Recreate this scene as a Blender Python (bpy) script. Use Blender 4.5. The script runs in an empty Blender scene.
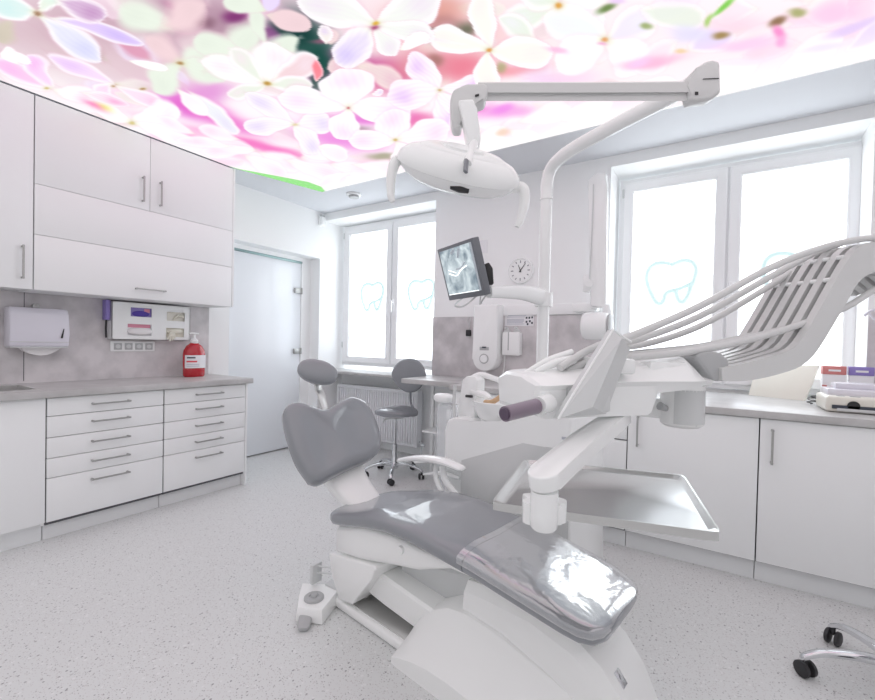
import bpy, bmesh, math, random
import numpy as np
from mathutils import Vector, Matrix
R = math.radians
C = bpy.context.scene.collection
SC = bpy.context.scene

# ---------------------------------------------------------------- camera
FOC, CAMH = 434.935, 1.25
_h, _p, _r = 0.570029, -0.016105, 0.022497
FW = Vector((-math.sin(_h)*math.cos(_p), math.cos(_h)*math.cos(_p), math.sin(_p)))
_rt = Vector((math.cos(_h), math.sin(_h), 0)); _up = _rt.cross(FW)
RT = _rt*math.cos(_r) + _up*math.sin(_r); UP = -_rt*math.sin(_r) + _up*math.cos(_r)
CAM = Vector((0, 0, CAMH))
cd = bpy.data.cameras.new('camera'); co = bpy.data.objects.new('camera', cd); C.objects.link(co)
cd.sensor_width = 36; cd.lens = FOC*36/875; cd.clip_start = .02
m = Matrix((RT, UP, -FW)).transposed().to_4x4(); m.translation = CAM
co.matrix_world = m; SC.camera = co

# ---------------------------------------------------------------- world and exposure
SC.view_settings.view_transform = 'Standard'; SC.view_settings.look = 'None'
SC.view_settings.gamma = 1; SC.view_settings.exposure = EXPOSURE = 1.0
SC.cycles.max_bounces = 14; SC.cycles.diffuse_bounces = 10; SC.cycles.glossy_bounces = 6
SC.cycles.transmission_bounces = 8; SC.cycles.transparent_max_bounces = 12
w = bpy.data.worlds.new('daylight'); SC.world = w; w.use_nodes = True
w.node_tree.nodes['Background'].inputs[0].default_value = (.9, .95, 1, 1)
w.node_tree.nodes['Background'].inputs[1].default_value = 1.0
PANEL_STRENGTH = .56
WINDOW_STRENGTH = 1.42

# ---------------------------------------------------------------- pixel -> point helpers
def ray(px, py): return (RT*(px-437.5) + UP*(350-py) + FW*FOC)/FOC
def cam(px, py, t): return CAM + ray(px, py)*t
def at(px, py, ax, v):
    d = ray(px, py); return CAM + d*((v-CAM[ax])/d[ax])
def onplane(px, py, p, n):
    d = ray(px, py); n = Vector(n); return CAM + d*((Vector(p)-CAM).dot(n)/d.dot(n))
class Frame:
    def __init__(s, x, y, deg, z=0):
        a = R(deg); s.o = Vector((x, y, z)); s.u = Vector((math.cos(a), math.sin(a), 0)); s.v = Vector((-math.sin(a), math.cos(a), 0)); s.deg = deg
    def __call__(s, u, v, z): return s.o + s.u*u + s.v*v + Vector((0, 0, z))
    def px(s, px, py, ax, val):
        if ax == 2: return at(px, py, 2, val)
        n = s.u if ax == 0 else s.v
        return onplane(px, py, s.o + n*val, n)
    def loc(s, p):
        d = p - s.o; return (d.dot(s.u), d.dot(s.v), p.z)

# ---------------------------------------------------------------- materials
M = {}
def mat(name, col, rough=.5, metal=0, coat=0, bump=None, spec=None, var=None, trans=0, alpha=1, emit=None, es=0, ior=None):
    mt = bpy.data.materials.new(name); mt.use_nodes = True; nt = mt.node_tree
    b = nt.nodes['Principled BSDF']
    b.inputs['Base Color'].default_value = (*col, 1); b.inputs['Roughness'].default_value = rough
    b.inputs['Metallic'].default_value = metal; b.inputs['Coat Weight'].default_value = coat
    b.inputs['Coat Roughness'].default_value = .05
    b.inputs['Transmission Weight'].default_value = trans; b.inputs['Alpha'].default_value = alpha
    if spec is not None: b.inputs['Specular IOR Level'].default_value = spec
    if ior: b.inputs['IOR'].default_value = ior
    if emit: b.inputs['Emission Color'].default_value = (*emit, 1); b.inputs['Emission Strength'].default_value = es
    tc = nt.nodes.new('ShaderNodeTexCoord')
    if var:   # (scale, other colour, low, high)
        n = nt.nodes.new('ShaderNodeTexNoise'); n.inputs['Scale'].default_value = var[0]; n.inputs['Detail'].default_value = 6
        cr = nt.nodes.new('ShaderNodeValToRGB'); cr.color_ramp.elements[0].position = var[2]; cr.color_ramp.elements[1].position = var[3]
        cr.color_ramp.elements[0].color = (*col, 1); cr.color_ramp.elements[1].color = (*var[1], 1)
        nt.links.new(tc.outputs['Object'], n.inputs['Vector']); nt.links.new(n.outputs['Fac'], cr.inputs['Fac']); nt.links.new(cr.outputs['Color'], b.inputs['Base Color'])
    if bump:  # (scale, strength, distance)
        n = nt.nodes.new('ShaderNodeTexNoise'); n.inputs['Scale'].default_value = bump[0]; n.inputs['Detail'].default_value = 4
        bp = nt.nodes.new('ShaderNodeBump'); bp.inputs['Strength'].default_value = bump[1]; bp.inputs['Distance'].default_value = bump[2]
        nt.links.new(tc.outputs['Object'], n.inputs['Vector']); nt.links.new(n.outputs['Fac'], bp.inputs['Height']); nt.links.new(bp.outputs['Normal'], b.inputs['Normal'])
    M[name] = mt; return mt
mat('wall_paint', (.92, .93, .93), .7, bump=(300, .05, .001))
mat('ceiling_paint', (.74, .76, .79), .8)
mat('cabinet_white', (.90, .915, .915), .35, coat=.1)
mat('plinth_white', (.85, .865, .87), .45)
mat('gap_dark', (.10, .10, .11), .7)
mat('plastic_white', (.91, .925, .92), .25, coat=.3)
mat('plastic_warm', (.92, .93, .92), .28, coat=.3)
mat('plastic_grey', (.46, .47, .475), .35)
mat('plastic_light_grey', (.66, .675, .675), .35, coat=.2)
mat('plastic_black', (.02, .02, .022), .4)
mat('upholstery', (.25, .265, .285), .32, coat=.8, bump=(4, .12, .02))
mat('arm_grey', (.66, .665, .66), .35, coat=.2)
mat('upholstery_dark', (.15, .155, .17), .4)
mat('chrome', (.75, .76, .78), .12, 1)
mat('brushed_steel', (.66, .66, .65), .32, .75, bump=(200, .05, .0005))
mat('tray_steel', (.66, .66, .65), .24, 1)
mat('handle_metal', (.44, .44, .43), .35, .8)
mat('dark_rubber', (.03, .03, .033), .5)
mat('worktop', (.56, .555, .55), .4, var=(9, (.46, .455, .45), .35, .7), coat=.15)
mat('backsplash', (.73, .70, .71), .5, var=(6, (.52, .50, .508), .34, .66))
mat('window_pvc', (.91, .92, .93), .3, coat=.2)
mat('door_glass', (.86, .89, .92), .3, coat=.3)
mat('door_rail', (.30, .42, .42), .3, .4)
mat('red_soap', (.48, .008, .02), .12, coat=.6)
mat('label_white', (.85, .85, .87), .5)
mat('label_dark', (.05, .06, .08), .5)
mat('label_red', (.7, .06, .08), .5)
mat('label_grey', (.50, .52, .58), .5)
mat('violet', (.09, .05, .38), .5)
mat('lilac', (.28, .22, .55), .5)
mat('pink', (.75, .3, .4), .5)
mat('salmon', (.66, .24, .23), .5)
mat('tissue', (.85, .84, .84), .8)
mat('glove_latex', (.76, .74, .64), .6)
mat('grip', (.22, .17, .22), .3, coat=.4)
mat('grip_dark', (.10, .07, .11), .35)
mat('cream', (.80, .78, .70), .35, coat=.2)
mat('screen_bezel', (.17, .18, .2), .35)
mat('tan', (.62, .42, .25), .5)
mat('green', (.0, .22, .12), .4)
mat('gunmetal', (.25, .26, .28), .35, .7)
mat('clear_plastic', (.93, .95, .97), .12, trans=.0, alpha=.28)
mat('lavender_plastic', (.76, .75, .82), .3, coat=.3)
mat('radiator_white', (.82, .83, .85), .35)
def film():
    mt = bpy.data.materials.new('crumpled_film'); mt.use_nodes = True; nt = mt.node_tree; nt.nodes.clear(); L = nt.links.new
    tc = nt.nodes.new('ShaderNodeTexCoord'); n = nt.nodes.new('ShaderNodeTexNoise'); n.inputs['Scale'].default_value = 8; n.inputs['Detail'].default_value = 3; n.inputs['Distortion'].default_value = .4
    bp = nt.nodes.new('ShaderNodeBump'); bp.inputs['Strength'].default_value = .55; bp.inputs['Distance'].default_value = .009
    g = nt.nodes.new('ShaderNodeBsdfGlossy'); g.inputs['Roughness'].default_value = .11; g.inputs['Color'].default_value = (1, 1, 1, 1)
    t = nt.nodes.new('ShaderNodeBsdfTransparent'); t.inputs['Color'].default_value = (.97, .98, 1, 1)
    fr = nt.nodes.new('ShaderNodeLayerWeight'); fr.inputs['Blend'].default_value = .35
    mr = nt.nodes.new('ShaderNodeMapRange'); mr.inputs['To Min'].default_value = .20; mr.inputs['To Max'].default_value = .95
    mx = nt.nodes.new('ShaderNodeMixShader'); o = nt.nodes.new('ShaderNodeOutputMaterial')
    L(tc.outputs['Object'], n.inputs['Vector']); L(n.outputs['Fac'], bp.inputs['Height']); L(bp.outputs['Normal'], g.inputs['Normal']); L(bp.outputs['Normal'], fr.inputs['Normal'])
    L(fr.outputs['Facing'], mr.inputs['Value']); L(mr.outputs[0], mx.inputs['Fac']); L(t.outputs[0], mx.inputs[1]); L(g.outputs[0], mx.inputs[2]); L(mx.outputs[0], o.inputs['Surface']); M['crumpled_film'] = mt
film()
mat('blue_grey_panel', (.55, .58, .62), .5)

def floor_mat():
    mt = bpy.data.materials.new('speckled_vinyl'); mt.use_nodes = True; nt = mt.node_tree; b = nt.nodes['Principled BSDF']
    b.inputs['Roughness'].default_value = .38; b.inputs['Specular IOR Level'].default_value = .35
    tc = nt.nodes.new('ShaderNodeTexCoord')
    base = (.71, .725, .72, 1); prev = None
    for k, (sc, col, th, soft) in enumerate([(55, (.32, .32, .33, 1), .20, .03), (80, (.42, .42, .42, 1), .24, .04), (38, (.78, .79, .79, 1), .22, .05), (120, (.60, .59, .585, 1), .3, .05)]):
        mp = nt.nodes.new('ShaderNodeMapping'); mp.inputs['Scale'].default_value = (1, [.75, 1.3, 1, 1.2][k], 1); mp.inputs['Rotation'].default_value = (0, 0, k*.9); mp.inputs['Location'].default_value = (k*3.1, k*7.7, 0)
        v = nt.nodes.new('ShaderNodeTexVoronoi'); v.inputs['Scale'].default_value = sc
        nn = nt.nodes.new('ShaderNodeTexNoise'); nn.inputs['Scale'].default_value = sc*1.8
        ad = nt.nodes.new('ShaderNodeMath'); ad.operation = 'MULTIPLY_ADD'; ad.inputs[1].default_value = .35
        rp = nt.nodes.new('ShaderNodeMapRange'); rp.inputs['From Min'].default_value = th+.14; rp.inputs['From Max'].default_value = th+.14+soft; rp.inputs['To Min'].default_value = 1; rp.inputs['To Max'].default_value = 0
        wn = nt.nodes.new('ShaderNodeSeparateColor'); gt = nt.nodes.new('ShaderNodeMath'); gt.operation = 'GREATER_THAN'; gt.inputs[1].default_value = [.66, .45, .5, .35][k]
        mu = nt.nodes.new('ShaderNodeMath'); mu.operation = 'MULTIPLY'
        mx = nt.nodes.new('ShaderNodeMix'); mx.data_type = 'RGBA'; mx.inputs['B'].default_value = col
        L = nt.links.new
        L(tc.outputs['Object'], mp.inputs['Vector']); L(mp.outputs[0], v.inputs['Vector']); L(mp.outputs[0], nn.inputs['Vector'])
        L(nn.outputs['Fac'], ad.inputs[0]); L(v.outputs['Distance'], ad.inputs[2]); L(ad.outputs[0], rp.inputs['Value'])
        L(v.outputs['Color'], wn.inputs[0]); L(wn.outputs[0], gt.inputs[0]); L(gt.outputs[0], mu.inputs[0]); L(rp.outputs[0], mu.inputs[1])
        L(mu.outputs[0], mx.inputs['Factor'])
        if prev: L(prev.outputs['Result'], mx.inputs['A'])
        else: mx.inputs['A'].default_value = base
        prev = mx
    nt.links.new(prev.outputs['Result'], b.inputs['Base Color']); M['floor'] = mt
floor_mat()

def emis(name, col, s):
    mt = bpy.data.materials.new(name); mt.use_nodes = True; nt = mt.node_tree; b = nt.nodes['Principled BSDF']
    b.inputs['Base Color'].default_value = (.5, .5, .5, 1); b.inputs['Emission Color'].default_value = (*col, 1); b.inputs['Emission Strength'].default_value = s
    b.inputs['Roughness'].default_value = .3
    M[name] = mt; return mt
emis('tooth_line', (.42, .68, .69), .40)
def frosted():
    mt = emis('frosted_pane', (.93, .965, 1), WINDOW_STRENGTH); nt = mt.node_tree; b = nt.nodes['Principled BSDF']
    tc = nt.nodes.new('ShaderNodeTexCoord'); n = nt.nodes.new('ShaderNodeTexNoise'); n.inputs['Scale'].default_value = 1.6; n.inputs['Detail'].default_value = 2
    cr = nt.nodes.new('ShaderNodeValToRGB'); cr.color_ramp.elements[0].color = (.80, .89, 1, 1); cr.color_ramp.elements[1].color = (.93, .98, 1, 1)
    cr.color_ramp.elements[0].position = .25; cr.color_ramp.elements[1].position = .6
    nt.links.new(tc.outputs['Object'], n.inputs['Vector']); nt.links.new(n.outputs['Fac'], cr.inputs['Fac']); nt.links.new(cr.outputs['Color'], b.inputs['Emission Color'])
frosted()

# ---------------------------------------------------------------- object helpers
def nb(): return bmesh.new()
def V(*a): return Vector(a)
def finish(name, bm, mt, ang=38):
    bmesh.ops.remove_doubles(bm, verts=bm.verts, dist=1e-6)
    bmesh.ops.recalc_face_normals(bm, faces=bm.faces)
    for f in bm.faces: f.smooth = True
    for e in bm.edges:
        if len(e.link_faces) != 2 or e.calc_face_angle(0) > R(ang): e.smooth = False
    me = bpy.data.meshes.new(name); bm.to_mesh(me); bm.free()
    for x in (mt if isinstance(mt, (list, tuple)) else [mt]): me.materials.append(M[x] if isinstance(x, str) else x)
    return bpy.data.objects.new(name, me)
def tag(o, label=None, cat=None, group=None, kind=None):
    if label: o['label'] = label
    if cat: o['category'] = cat
    if group: o['group'] = group
    if kind: o['kind'] = kind
    return o
def mworld(o):
    return Matrix.Translation(o.location) @ o.rotation_euler.to_matrix().to_4x4() if o.parent is None else mworld(o.parent) @ o.matrix_parent_inverse
def obj(name, bm, mt, parent=None, label=None, ang=38):
    o = finish(name, bm, mt, ang)
    if parent is not None:
        o.parent = parent; o.matrix_parent_inverse = mworld(parent).inverted()
        if label: o['label'] = label
    C.objects.link(o); return o
def solo(name, bm, mt, label, cat, group=None, ang=38):      # a thing that is one mesh: origin at its base
    o = finish(name, bm, mt, ang); vs = [v.co for v in o.data.vertices]
    lo = Vector([min(v[i] for v in vs) for i in range(3)]); hi = Vector([max(v[i] for v in vs) for i in range(3)])
    c = Vector(((lo.x+hi.x)/2, (lo.y+hi.y)/2, lo.z)); o.data.transform(Matrix.Translation(-c)); o.location = c
    C.objects.link(o); return tag(o, label, cat, group)
def thing(name, label, cat, loc, rotz=0, group=None):
    o = bpy.data.objects.new(name, None); o.empty_display_size = .1; C.objects.link(o)
    o.location = loc; o.rotation_euler = (0, 0, rotz); return tag(o, label, cat, group)
def struct(name, bm, mt, parent=None, label=None):
    o = obj(name, bm, mt, parent, ang=30)
    if parent is None: o['kind'] = 'structure'
    if label: o['label'] = label
    return o
def copy_tree(o, parent=None):
    c = o.copy(); C.objects.link(c)
    if parent is not None: c.parent = parent
    for ch in list(o.children): copy_tree(ch, c)
    return c

def bx(bm, lo, hi, bev=0, seg=2, mtx=None):
    lo, hi = Vector(lo), Vector(hi); c = (lo+hi)/2; s = hi-lo
    r = bmesh.ops.create_cube(bm, size=1, matrix=Matrix.Translation(c) @ Matrix.Diagonal((abs(s.x), abs(s.y), abs(s.z), 1)))
    vs = r['verts']
    if bev:
        es = list({e for v in vs for e in v.link_edges})
        rr = bmesh.ops.bevel(bm, geom=es, offset=min(bev, .49*min(abs(s.x), abs(s.y), abs(s.z))), segments=seg, profile=.5, affect='EDGES')
        vs = list({v for f in rr['faces'] for v in f.verts} | {v for v in vs if v.is_valid})
    if mtx is not None:
        for v in vs: v.co = mtx @ v.co
    return vs
def fbx(bm, F, lo, hi, bev=0, seg=2):    # box in a Frame's own axes
    mt = Matrix.Translation(F.o) @ Matrix.Rotation(R(F.deg), 4, 'Z')
    return bx(bm, lo, hi, bev, seg, mt)
def loft(bm, rings, cap=True, closed=True):
    vr = [[bm.verts.new(p) for p in r] for r in rings]; n = len(vr[0])
    for a, b in zip(vr[:-1], vr[1:]):
        for i in range(n if closed else n-1):
            j = (i+1) % n
            try: bm.faces.new((a[i], a[j], b[j], b[i]))
            except ValueError: pass
    if cap:
        for r in (vr[0], vr[-1]):
            try: bm.faces.new(r)
            except ValueError: pass
def spline(pts, n=6):
    pts = [Vector(p) for p in pts]
    if len(pts) < 3: return pts
    q = [pts[0]*2-pts[1]] + pts + [pts[-1]*2-pts[-2]]; out = []
    for i in range(1, len(q)-2):
        a, b, c, d = q[i-1:i+3]
        for k in range(n):
            t = k/n
            out.append(.5*((2*b) + (c-a)*t + (2*a-5*b+4*c-d)*t*t + (3*b-a-3*c+d)*t**3))
    return out + [pts[-1]]
def frames(pts):
    T = []
    for i in range(len(pts)):
        a = pts[max(i-1, 0)]; b = pts[min(i+1, len(pts)-1)]; T.append((b-a).normalized())
    ref = Vector((0, 0, 1)) if abs(T[0].z) < .9 else Vector((1, 0, 0))
    N = (ref - T[0]*ref.dot(T[0])).normalized(); out = []
    for t in T:
        N = (N - t*N.dot(t)).normalized(); out.append((t, N, t.cross(N)))
    return out
def tube(bm, pts, r, n=12, smooth=6, sec=None):
    pts = spline(pts, smooth) if smooth else [Vector(p) for p in pts]
    L = len(pts); rings = []
    for i, (p, (t, N, B)) in enumerate(zip(pts, frames(pts))):
        rr = r if not isinstance(r, (list, tuple)) else np.interp(i/(L-1), np.linspace(0, 1, len(r)), r)
        ring = []
        for k in range(n):
            a = 2*math.pi*k/n
            if sec: ring.append(p + N*(se(math.cos(a), sec[2])*sec[0]*rr) + B*(se(math.sin(a), sec[2])*sec[1]*rr))
            else: ring.append(p + (N*math.cos(a) + B*math.sin(a))*rr)
        rings.append(ring)
    loft(bm, rings)
def se(c, e): return math.copysign(abs(c)**e, c)
def cyl(bm, p0, p1, r0, r1=None, n=24): tube(bm, [p0, p1], [r0, r0 if r1 is None else r1], n, 0)
def lathe(bm, c, prof, n=32, axis=None, sx=1, sy=1):   # prof: (radius, height)
    c = Vector(c); q = Vector((0, 0, 1)).rotation_difference(Vector(axis).normalized()) if axis else None
    rings = []
    for r, h in prof:
        ring = []
        for k in range(n):
            a = 2*math.pi*k/n; p = Vector((max(r, 1e-4)*math.cos(a)*sx, max(r, 1e-4)*math.sin(a)*sy, h))
            ring.append(c + (q @ p if q else p))
        rings.append(ring)
    loft(bm, rings)
def prism(bm, poly, off, bev=0, seg=2, center=False):
    off = Vector(off); poly = [Vector(p) for p in poly]
    if center: poly = [p-off/2 for p in poly]
    a = [bm.verts.new(p) for p in poly]; b = [bm.verts.new(p+off) for p in poly]; n = len(a)
    fs = [bm.faces.new(a[::-1]), bm.faces.new(b)]
    for i in range(n): fs.append(bm.faces.new((a[i], a[(i+1) % n], b[(i+1) % n], b[i])))
    if bev:
        es = list({e for f in fs for e in f.edges})
        bmesh.ops.bevel(bm, geom=es, offset=bev, segments=seg, profile=.5, affect='EDGES', clamp_overlap=True)
def ell(bm, c, ax, n=28, m_=16, e1=1, e2=1):   # superellipsoid with three axis vectors
    c = Vector(c); A, B, D = [Vector(a) for a in ax]; rings = []
    for i in range(1, m_):
        p = -math.pi/2 + math.pi*i/m_; cp, sp = se(math.cos(p), e1), se(math.sin(p), e1)
        rings.append([c + A*(cp*se(math.cos(2*math.pi*k/n), e2)) + B*(cp*se(math.sin(2*math.pi*k/n), e2)) + D*sp for k in range(n)])
    loft(bm, rings)
    # close the poles to points of the surface
def quad(bm, pts): bm.faces.new([bm.verts.new(p) for p in pts])
def box_obj(name, lo, hi, mt, parent=None, bev=0, label=None):
    b = nb(); bx(b, lo, hi, bev); return obj(name, b, mt, parent, label)

# ---------------------------------------------------------------- room shell
XL, YW, YN, ZC = -3.95, 3.62, 3.97, 2.75      # left wall, window wall, window plane, ceiling
XR, YB = 2.2, -2.2
b = nb(); bx(b, (-4.6, YB-.2, -.1), (XR+.2, 4.3, 0)); struct('floor', b, 'floor')
b = nb(); bx(b, (-4.6, YB-.2, ZC), (XR+.2, 4.3, ZC+.12)); struct('ceiling', b, 'ceiling_paint')
# left wall with a door recess
DY0, DY1, DZ, DX = 2.44, 3.56, 2.21, -4.12
b = nb()
bx(b, (-4.3, YB, 0), (XL, DY0, ZC)); bx(b, (-4.3, DY1, 0), (XL, 4.2, ZC)); bx(b, (-4.3, DY0, DZ), (XL, DY1, ZC))
bx(b, (-4.3, DY0, 0), (-4.2, DY1, DZ))
struct('wall_left', b, 'wall_paint')
# window wall: beam, pier, parapets, right pier
PL, PR, RR = -2.375, -.735, .765
b = nb()
bx(b, (XL, YW, 2.665), (XR, 4.1, ZC))                    # beam and recess head
bx(b, (PL, YW, 0), (PR, 4.1, 2.665))                     # pier between the windows
bx(b, (XL, YN-.02, 0), (PL, 4.1, .90))                   # under the left window
bx(b, (PR, YN-.02, 0), (RR, 4.1, .95)); bx(b, (PR, YW+.02, 0), (RR, YN, .89))
bx(b, (RR, YW, 0), (XR, 4.1, 2.665))
struct('wall_far', b, 'wall_paint')
b = nb(); bx(b, (XR, YB, 0), (XR+.15, 4.1, ZC)); struct('wall_right', b, 'wall_paint')
b = nb(); bx(b, (-4.3, YB-.15, 0), (XR+.15, YB, ZC)); struct('wall_back', b, 'wall_paint')

# glass door in the recess of the left wall
b = nb(); bx(b, (DX-.012, DY0, .012), (DX, 3.43, 2.14), .003); dr = struct('door_1', b, 'door_glass'); dr['label'] = 'pale frosted glass door leaf'
b = nb(); bx(b, (DX-.02, DY0, 2.14), (DX+.012, 3.44, 2.165), .003); obj('door_rail', b, 'door_rail', dr, 'thin grey green rail along the top')
b = nb(); bx(b, (DX-.04, 3.43, 0), (DX+.012, DY1, DZ)); bx(b, (DX-.04, DY0, 2.166), (DX+.0121, 3.4295, DZ)); struct('trim_1', b, 'wall_paint')
for z in (1.82, 1.12):
    b = nb(); bx(b, (DX-.004, 3.33, z-.03), (DX+.025, 3.415, z+.03), .006); cyl(b, (DX+.02, 3.425, z-.035), (DX+.02, 3.425, z+.035), .012)
    obj('hinge', b, 'handle_metal', dr, 'grey metal hinge')

# windows
def tooth(cx, cz, y, s):
    P = [(-.02, .46), (-.2, .5), (-.36, .47), (-.47, .34), (-.5, .12), (-.45, -.1), (-.36, -.32), (-.28, -.46), (-.2, -.5), (-.13, -.42), (-.1, -.28), (0, -.2), (.1, -.2), (.14, -.34), (.2, -.46), (.28, -.46), (.36, -.3), (.42, -.1), (.48, .1), (.5, .3), (.42, .46), (.26, .52), (.1, .47), (-.02, .42)]
    b = nb(); pts = [Vector((cx+x*s, y, cz+z*s*.95)) for x, z in P]
    tube(b, pts, .021, 6, 4)
    tube(b, [Vector((cx+x*s, y, cz+z*s*.95)) for x, z in [(.0, -.19), (.15, -.16), (.3, -.1), (.43, -.02)]], .017, 6, 4)
    return b
def window(name, x0, x1, xm, z0, z1, teeth, lab, handle_side):
    b = nb(); y0, y1 = YN-.055, YN+.03; f = .045
    for lo, hi in (((x0, y0, z0), (x0+f, y1, z1)), ((x1-f, y0, z0), (x1, y1, z1)), ((x0+f-.001, y0+.001, z0+.001), (x1-f+.001, y1-.001, z0+f)), ((x0+f-.001, y0+.001, z1-f), (x1-f+.001, y1-.001, z1-.001)), ((xm-.02, y0+.002, z0+f), (xm+.02, y1-.002, z1-f))): bx(b, lo, hi)
    w = struct(name, b, 'window_pvc'); w['label'] = lab
    for i, (a, c) in enumerate(((x0+f-.01, xm-.008), (xm+.008, x1-f+.01))):
        b = nb(); s = .075; ya, yb = YN-.08, YN-.005
        za, zb = z0+f-.01, z1-f+.01
        a_, c_ = a+s, c-s; za_, zb_ = za+s, zb-s
        loft(b, [[V(x, y, z) for x, z in pp] for y, pp in ((yb, ((a, za), (c, za), (c, zb), (a, zb))), (ya+.006, ((a, za), (c, za), (c, zb), (a, zb))), (ya, ((a+.006, za+.006), (c-.006, za+.006), (c-.006, zb-.006), (a+.006, zb-.006))), (ya, ((a_-.018, za_-.018), (c_+.018, za_-.018), (c_+.018, zb_+.018), (a_-.018, zb_+.018))), (ya+.012, ((a_, za_), (c_, za_), (c_, zb_), (a_, zb_))), (yb, ((a_, za_), (c_, za_), (c_, zb_), (a_, zb_))))], cap=False)
        sash = obj('window_sash', b, 'window_pvc', w)
        b = nb(); bx(b, (a+s-.01, YN-.05, za+s-.01), (c-s+.01, YN-.04, zb-s+.01)); obj('frosted_pane', b, 'frosted_pane', sash, 'frosted glowing pane')
        b = nb(); g = .009
        for lo, hi in (((a+s-g, YN-.06, za+s-g), (a+s, YN-.045, zb-s+g)), ((c-s, YN-.06, za+s-g), (c-s+g, YN-.045, zb-s+g)), ((a+s, YN-.06, zb-s-.001), (c-s, YN-.0455, zb-s+g-.001))): bx(b, lo, hi)
        obj('pane_seal', b, 'blue_grey_panel', sash)
        tx, tz, ts = teeth[i]; obj('tooth_decal', tooth(tx, tz, YN-.056, ts), 'tooth_line', sash, 'pale turquoise outline of a tooth')
        hx = xm+(-.03 if i == 0 else .03)
    b = nb(); hx = xm+.035; hz = 1.72 if handle_side else 1.70
    bx(b, (hx-.014, YN-.095, hz-.035), (hx+.014, YN-.08, hz+.035), .005); bx(b, (hx-.01, YN-.13, hz-.11), (hx+.01, YN-.115, hz+.02), .006); cyl(b, (hx, YN-.09, hz), (hx, YN-.12, hz), .01)
    obj('window_handle', b, 'window_pvc', w)
    b = nb()
    for hz in ((z0+.25, z1-.12) if name == 'window_1' else (z1-.12, z0+.3)):
        for hx in (x0+f-.012, x1-f+.012): cyl(b, (hx, YN-.088, hz-.035), (hx, YN-.088, hz+.035), .008, n=10)
    obj('window_hinge', b, 'plastic_light_grey', w)
    return w
window('window_1', XL+.03, PL-.0, -3.14, .955, 2.655, [(-3.44, 1.775, .335), (-2.735, 1.77, .335)], 'white framed window beside the glass door', 0)
window('window_2', PR+.015, RR+.08-.03, .045, .955, 2.645, [(-.322, 1.77, .345), (.44, 1.775, .345)], 'white framed window at the right', 1)
b = nb(); bx(b, (XL+.002, YW-.06, .875), (PL-.0, YN-.02, .905), .008); struct('trim_2', b, 'worktop')

# radiator in the left window recess
rd = thing('radiator', 'white ribbed panel radiator below the left window', 'radiator', (-3.25, 3.8, .1))
b = nb(); bx(b, (-3.86, 3.795, .12), (-2.68, 3.815, .72), .006)
for i in range(34):
    x = -3.84+i*.0345; bx(b, (x, 3.78, .15), (x+.018, 3.80, .69), .006)
obj('front_panel', b, 'radiator_white', rd)
b = nb(); bx(b, (-3.87, 3.79, .715), (-2.67, 3.885, .73), .004)
for i in range(30): bx(b, (-3.85+i*.039, 3.80, .73), (-3.83+i*.039, 3.88, .733))
obj('top_grille', b, 'radiator_white', rd)
b = nb(); bx(b, (-2.69, 3.79, .12), (-2.67, 3.885, .72), .004); bx(b, (-3.87, 3.79, .12), (-3.85, 3.885, .72), .004); bx(b, (-3.86, 3.86, .12), (-2.68, 3.875, .7)); obj('side_panel', b, 'radiator_white', rd)
for x in (-3.7, -2.85):
    b = nb(); bx(b, (x, 3.86, .3), (x+.03, YN-.02, .6)); obj('bracket', b, 'radiator_white', rd)
b = nb(); tube(b, [(-2.64, 3.84, 0), (-2.64, 3.84, .16), (-2.67, 3.84, .18)], .009, 10); cyl(b, (-2.645, 3.84, .15), (-2.6, 3.84, .15), .018); obj('pipe', b, 'chrome', rd)

# backsplash panels
b = nb(); bx(b, (XL, -.6, .90), (XL+.012, 2.235, 1.53)); 
struct('trim_3', b, 'backsplash'); 
b = nb(); bx(b, (XL+.012, .963, .93), (XL+.0128, .967, 1.53)); struct('trim_7', b, 'gap_dark')
b = nb(); bx(b, (PL+.0, YW-.012, .93), (PR-.01, YW, 1.505)); struct('trim_4', b, 'backsplash')
b = nb(); bx(b, (RR, YW-.012, .93), (XR, YW, 1.505)); struct('trim_5', b, 'backsplash')
b = nb(); bx(b, (-1.70, YW-.03, 1.51), (PR-.02, YW, 1.60), .004); struct('trim_6', b, 'wall_paint')

# ---------------------------------------------------------------- handles, fronts
def bar_handle(c, axis, out, length, parent, r=.0055):
    c = Vector(c); out = Vector(out); a = Vector(axis)*length/2; b = nb()
    p0, p1 = c-a+out*.028, c+a+out*.028
    side = out.cross(Vector(axis)).normalized()
    tube(b, [p0-Vector(axis)*.008, p1+Vector(axis)*.008], 1, 8, 0, sec=(r, r, .5))
    for p in (c-a, c+a): cyl(b, p, p+out*.028, r*1.25, n=10)
    return obj('handle', b, 'handle_metal', parent)

# ---------------------------------------------------------------- left base cabinets
XF = -3.35
def front(name, parent, lo, hi, mt='cabinet_white'):
    b = nb(); bx(b, lo, hi, .0025, 2); return obj(name, b, mt, parent)
def drawer_unit(y0, y1, zs, label, hy):
    t = thing('drawer_cabinet', label, 'cabinet', ((XL+XF)/2, (y0+y1)/2, 0), 0, 'drawer cabinets under the left worktop')
    b = nb(); bx(b, (XL+.02, y0+.001, .10), (XF-.02, y1-.001, .872)); obj('carcass', b, 'gap_dark', t)
    b = nb(); bx(b, (XF-.09, y0+.001, 0), (XF-.06, y1-.001, .105)); obj('plinth', b, 'plinth_white', t)
    for z0, z1 in zip(zs[1:], zs[:-1]):
        d = front('drawer', t, (XF-.02, y0+.0025, z0+.002), (XF, y1-.0025, z1-.002))
        bar_handle((XF, hy, z1-.055), (0, 1, 0), (1, 0, 0), .2, d)
    return t
zs1 = [.868, .757, .628, .503, .384, .118]
drawer_unit(.925, 1.578, zs1, 'white five-drawer base cabinet next to the sink cupboard', 1.25)
drawer_unit(1.582, 2.226, zs1, 'white five-drawer base cabinet below the red soap bottle', 1.91)
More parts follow.
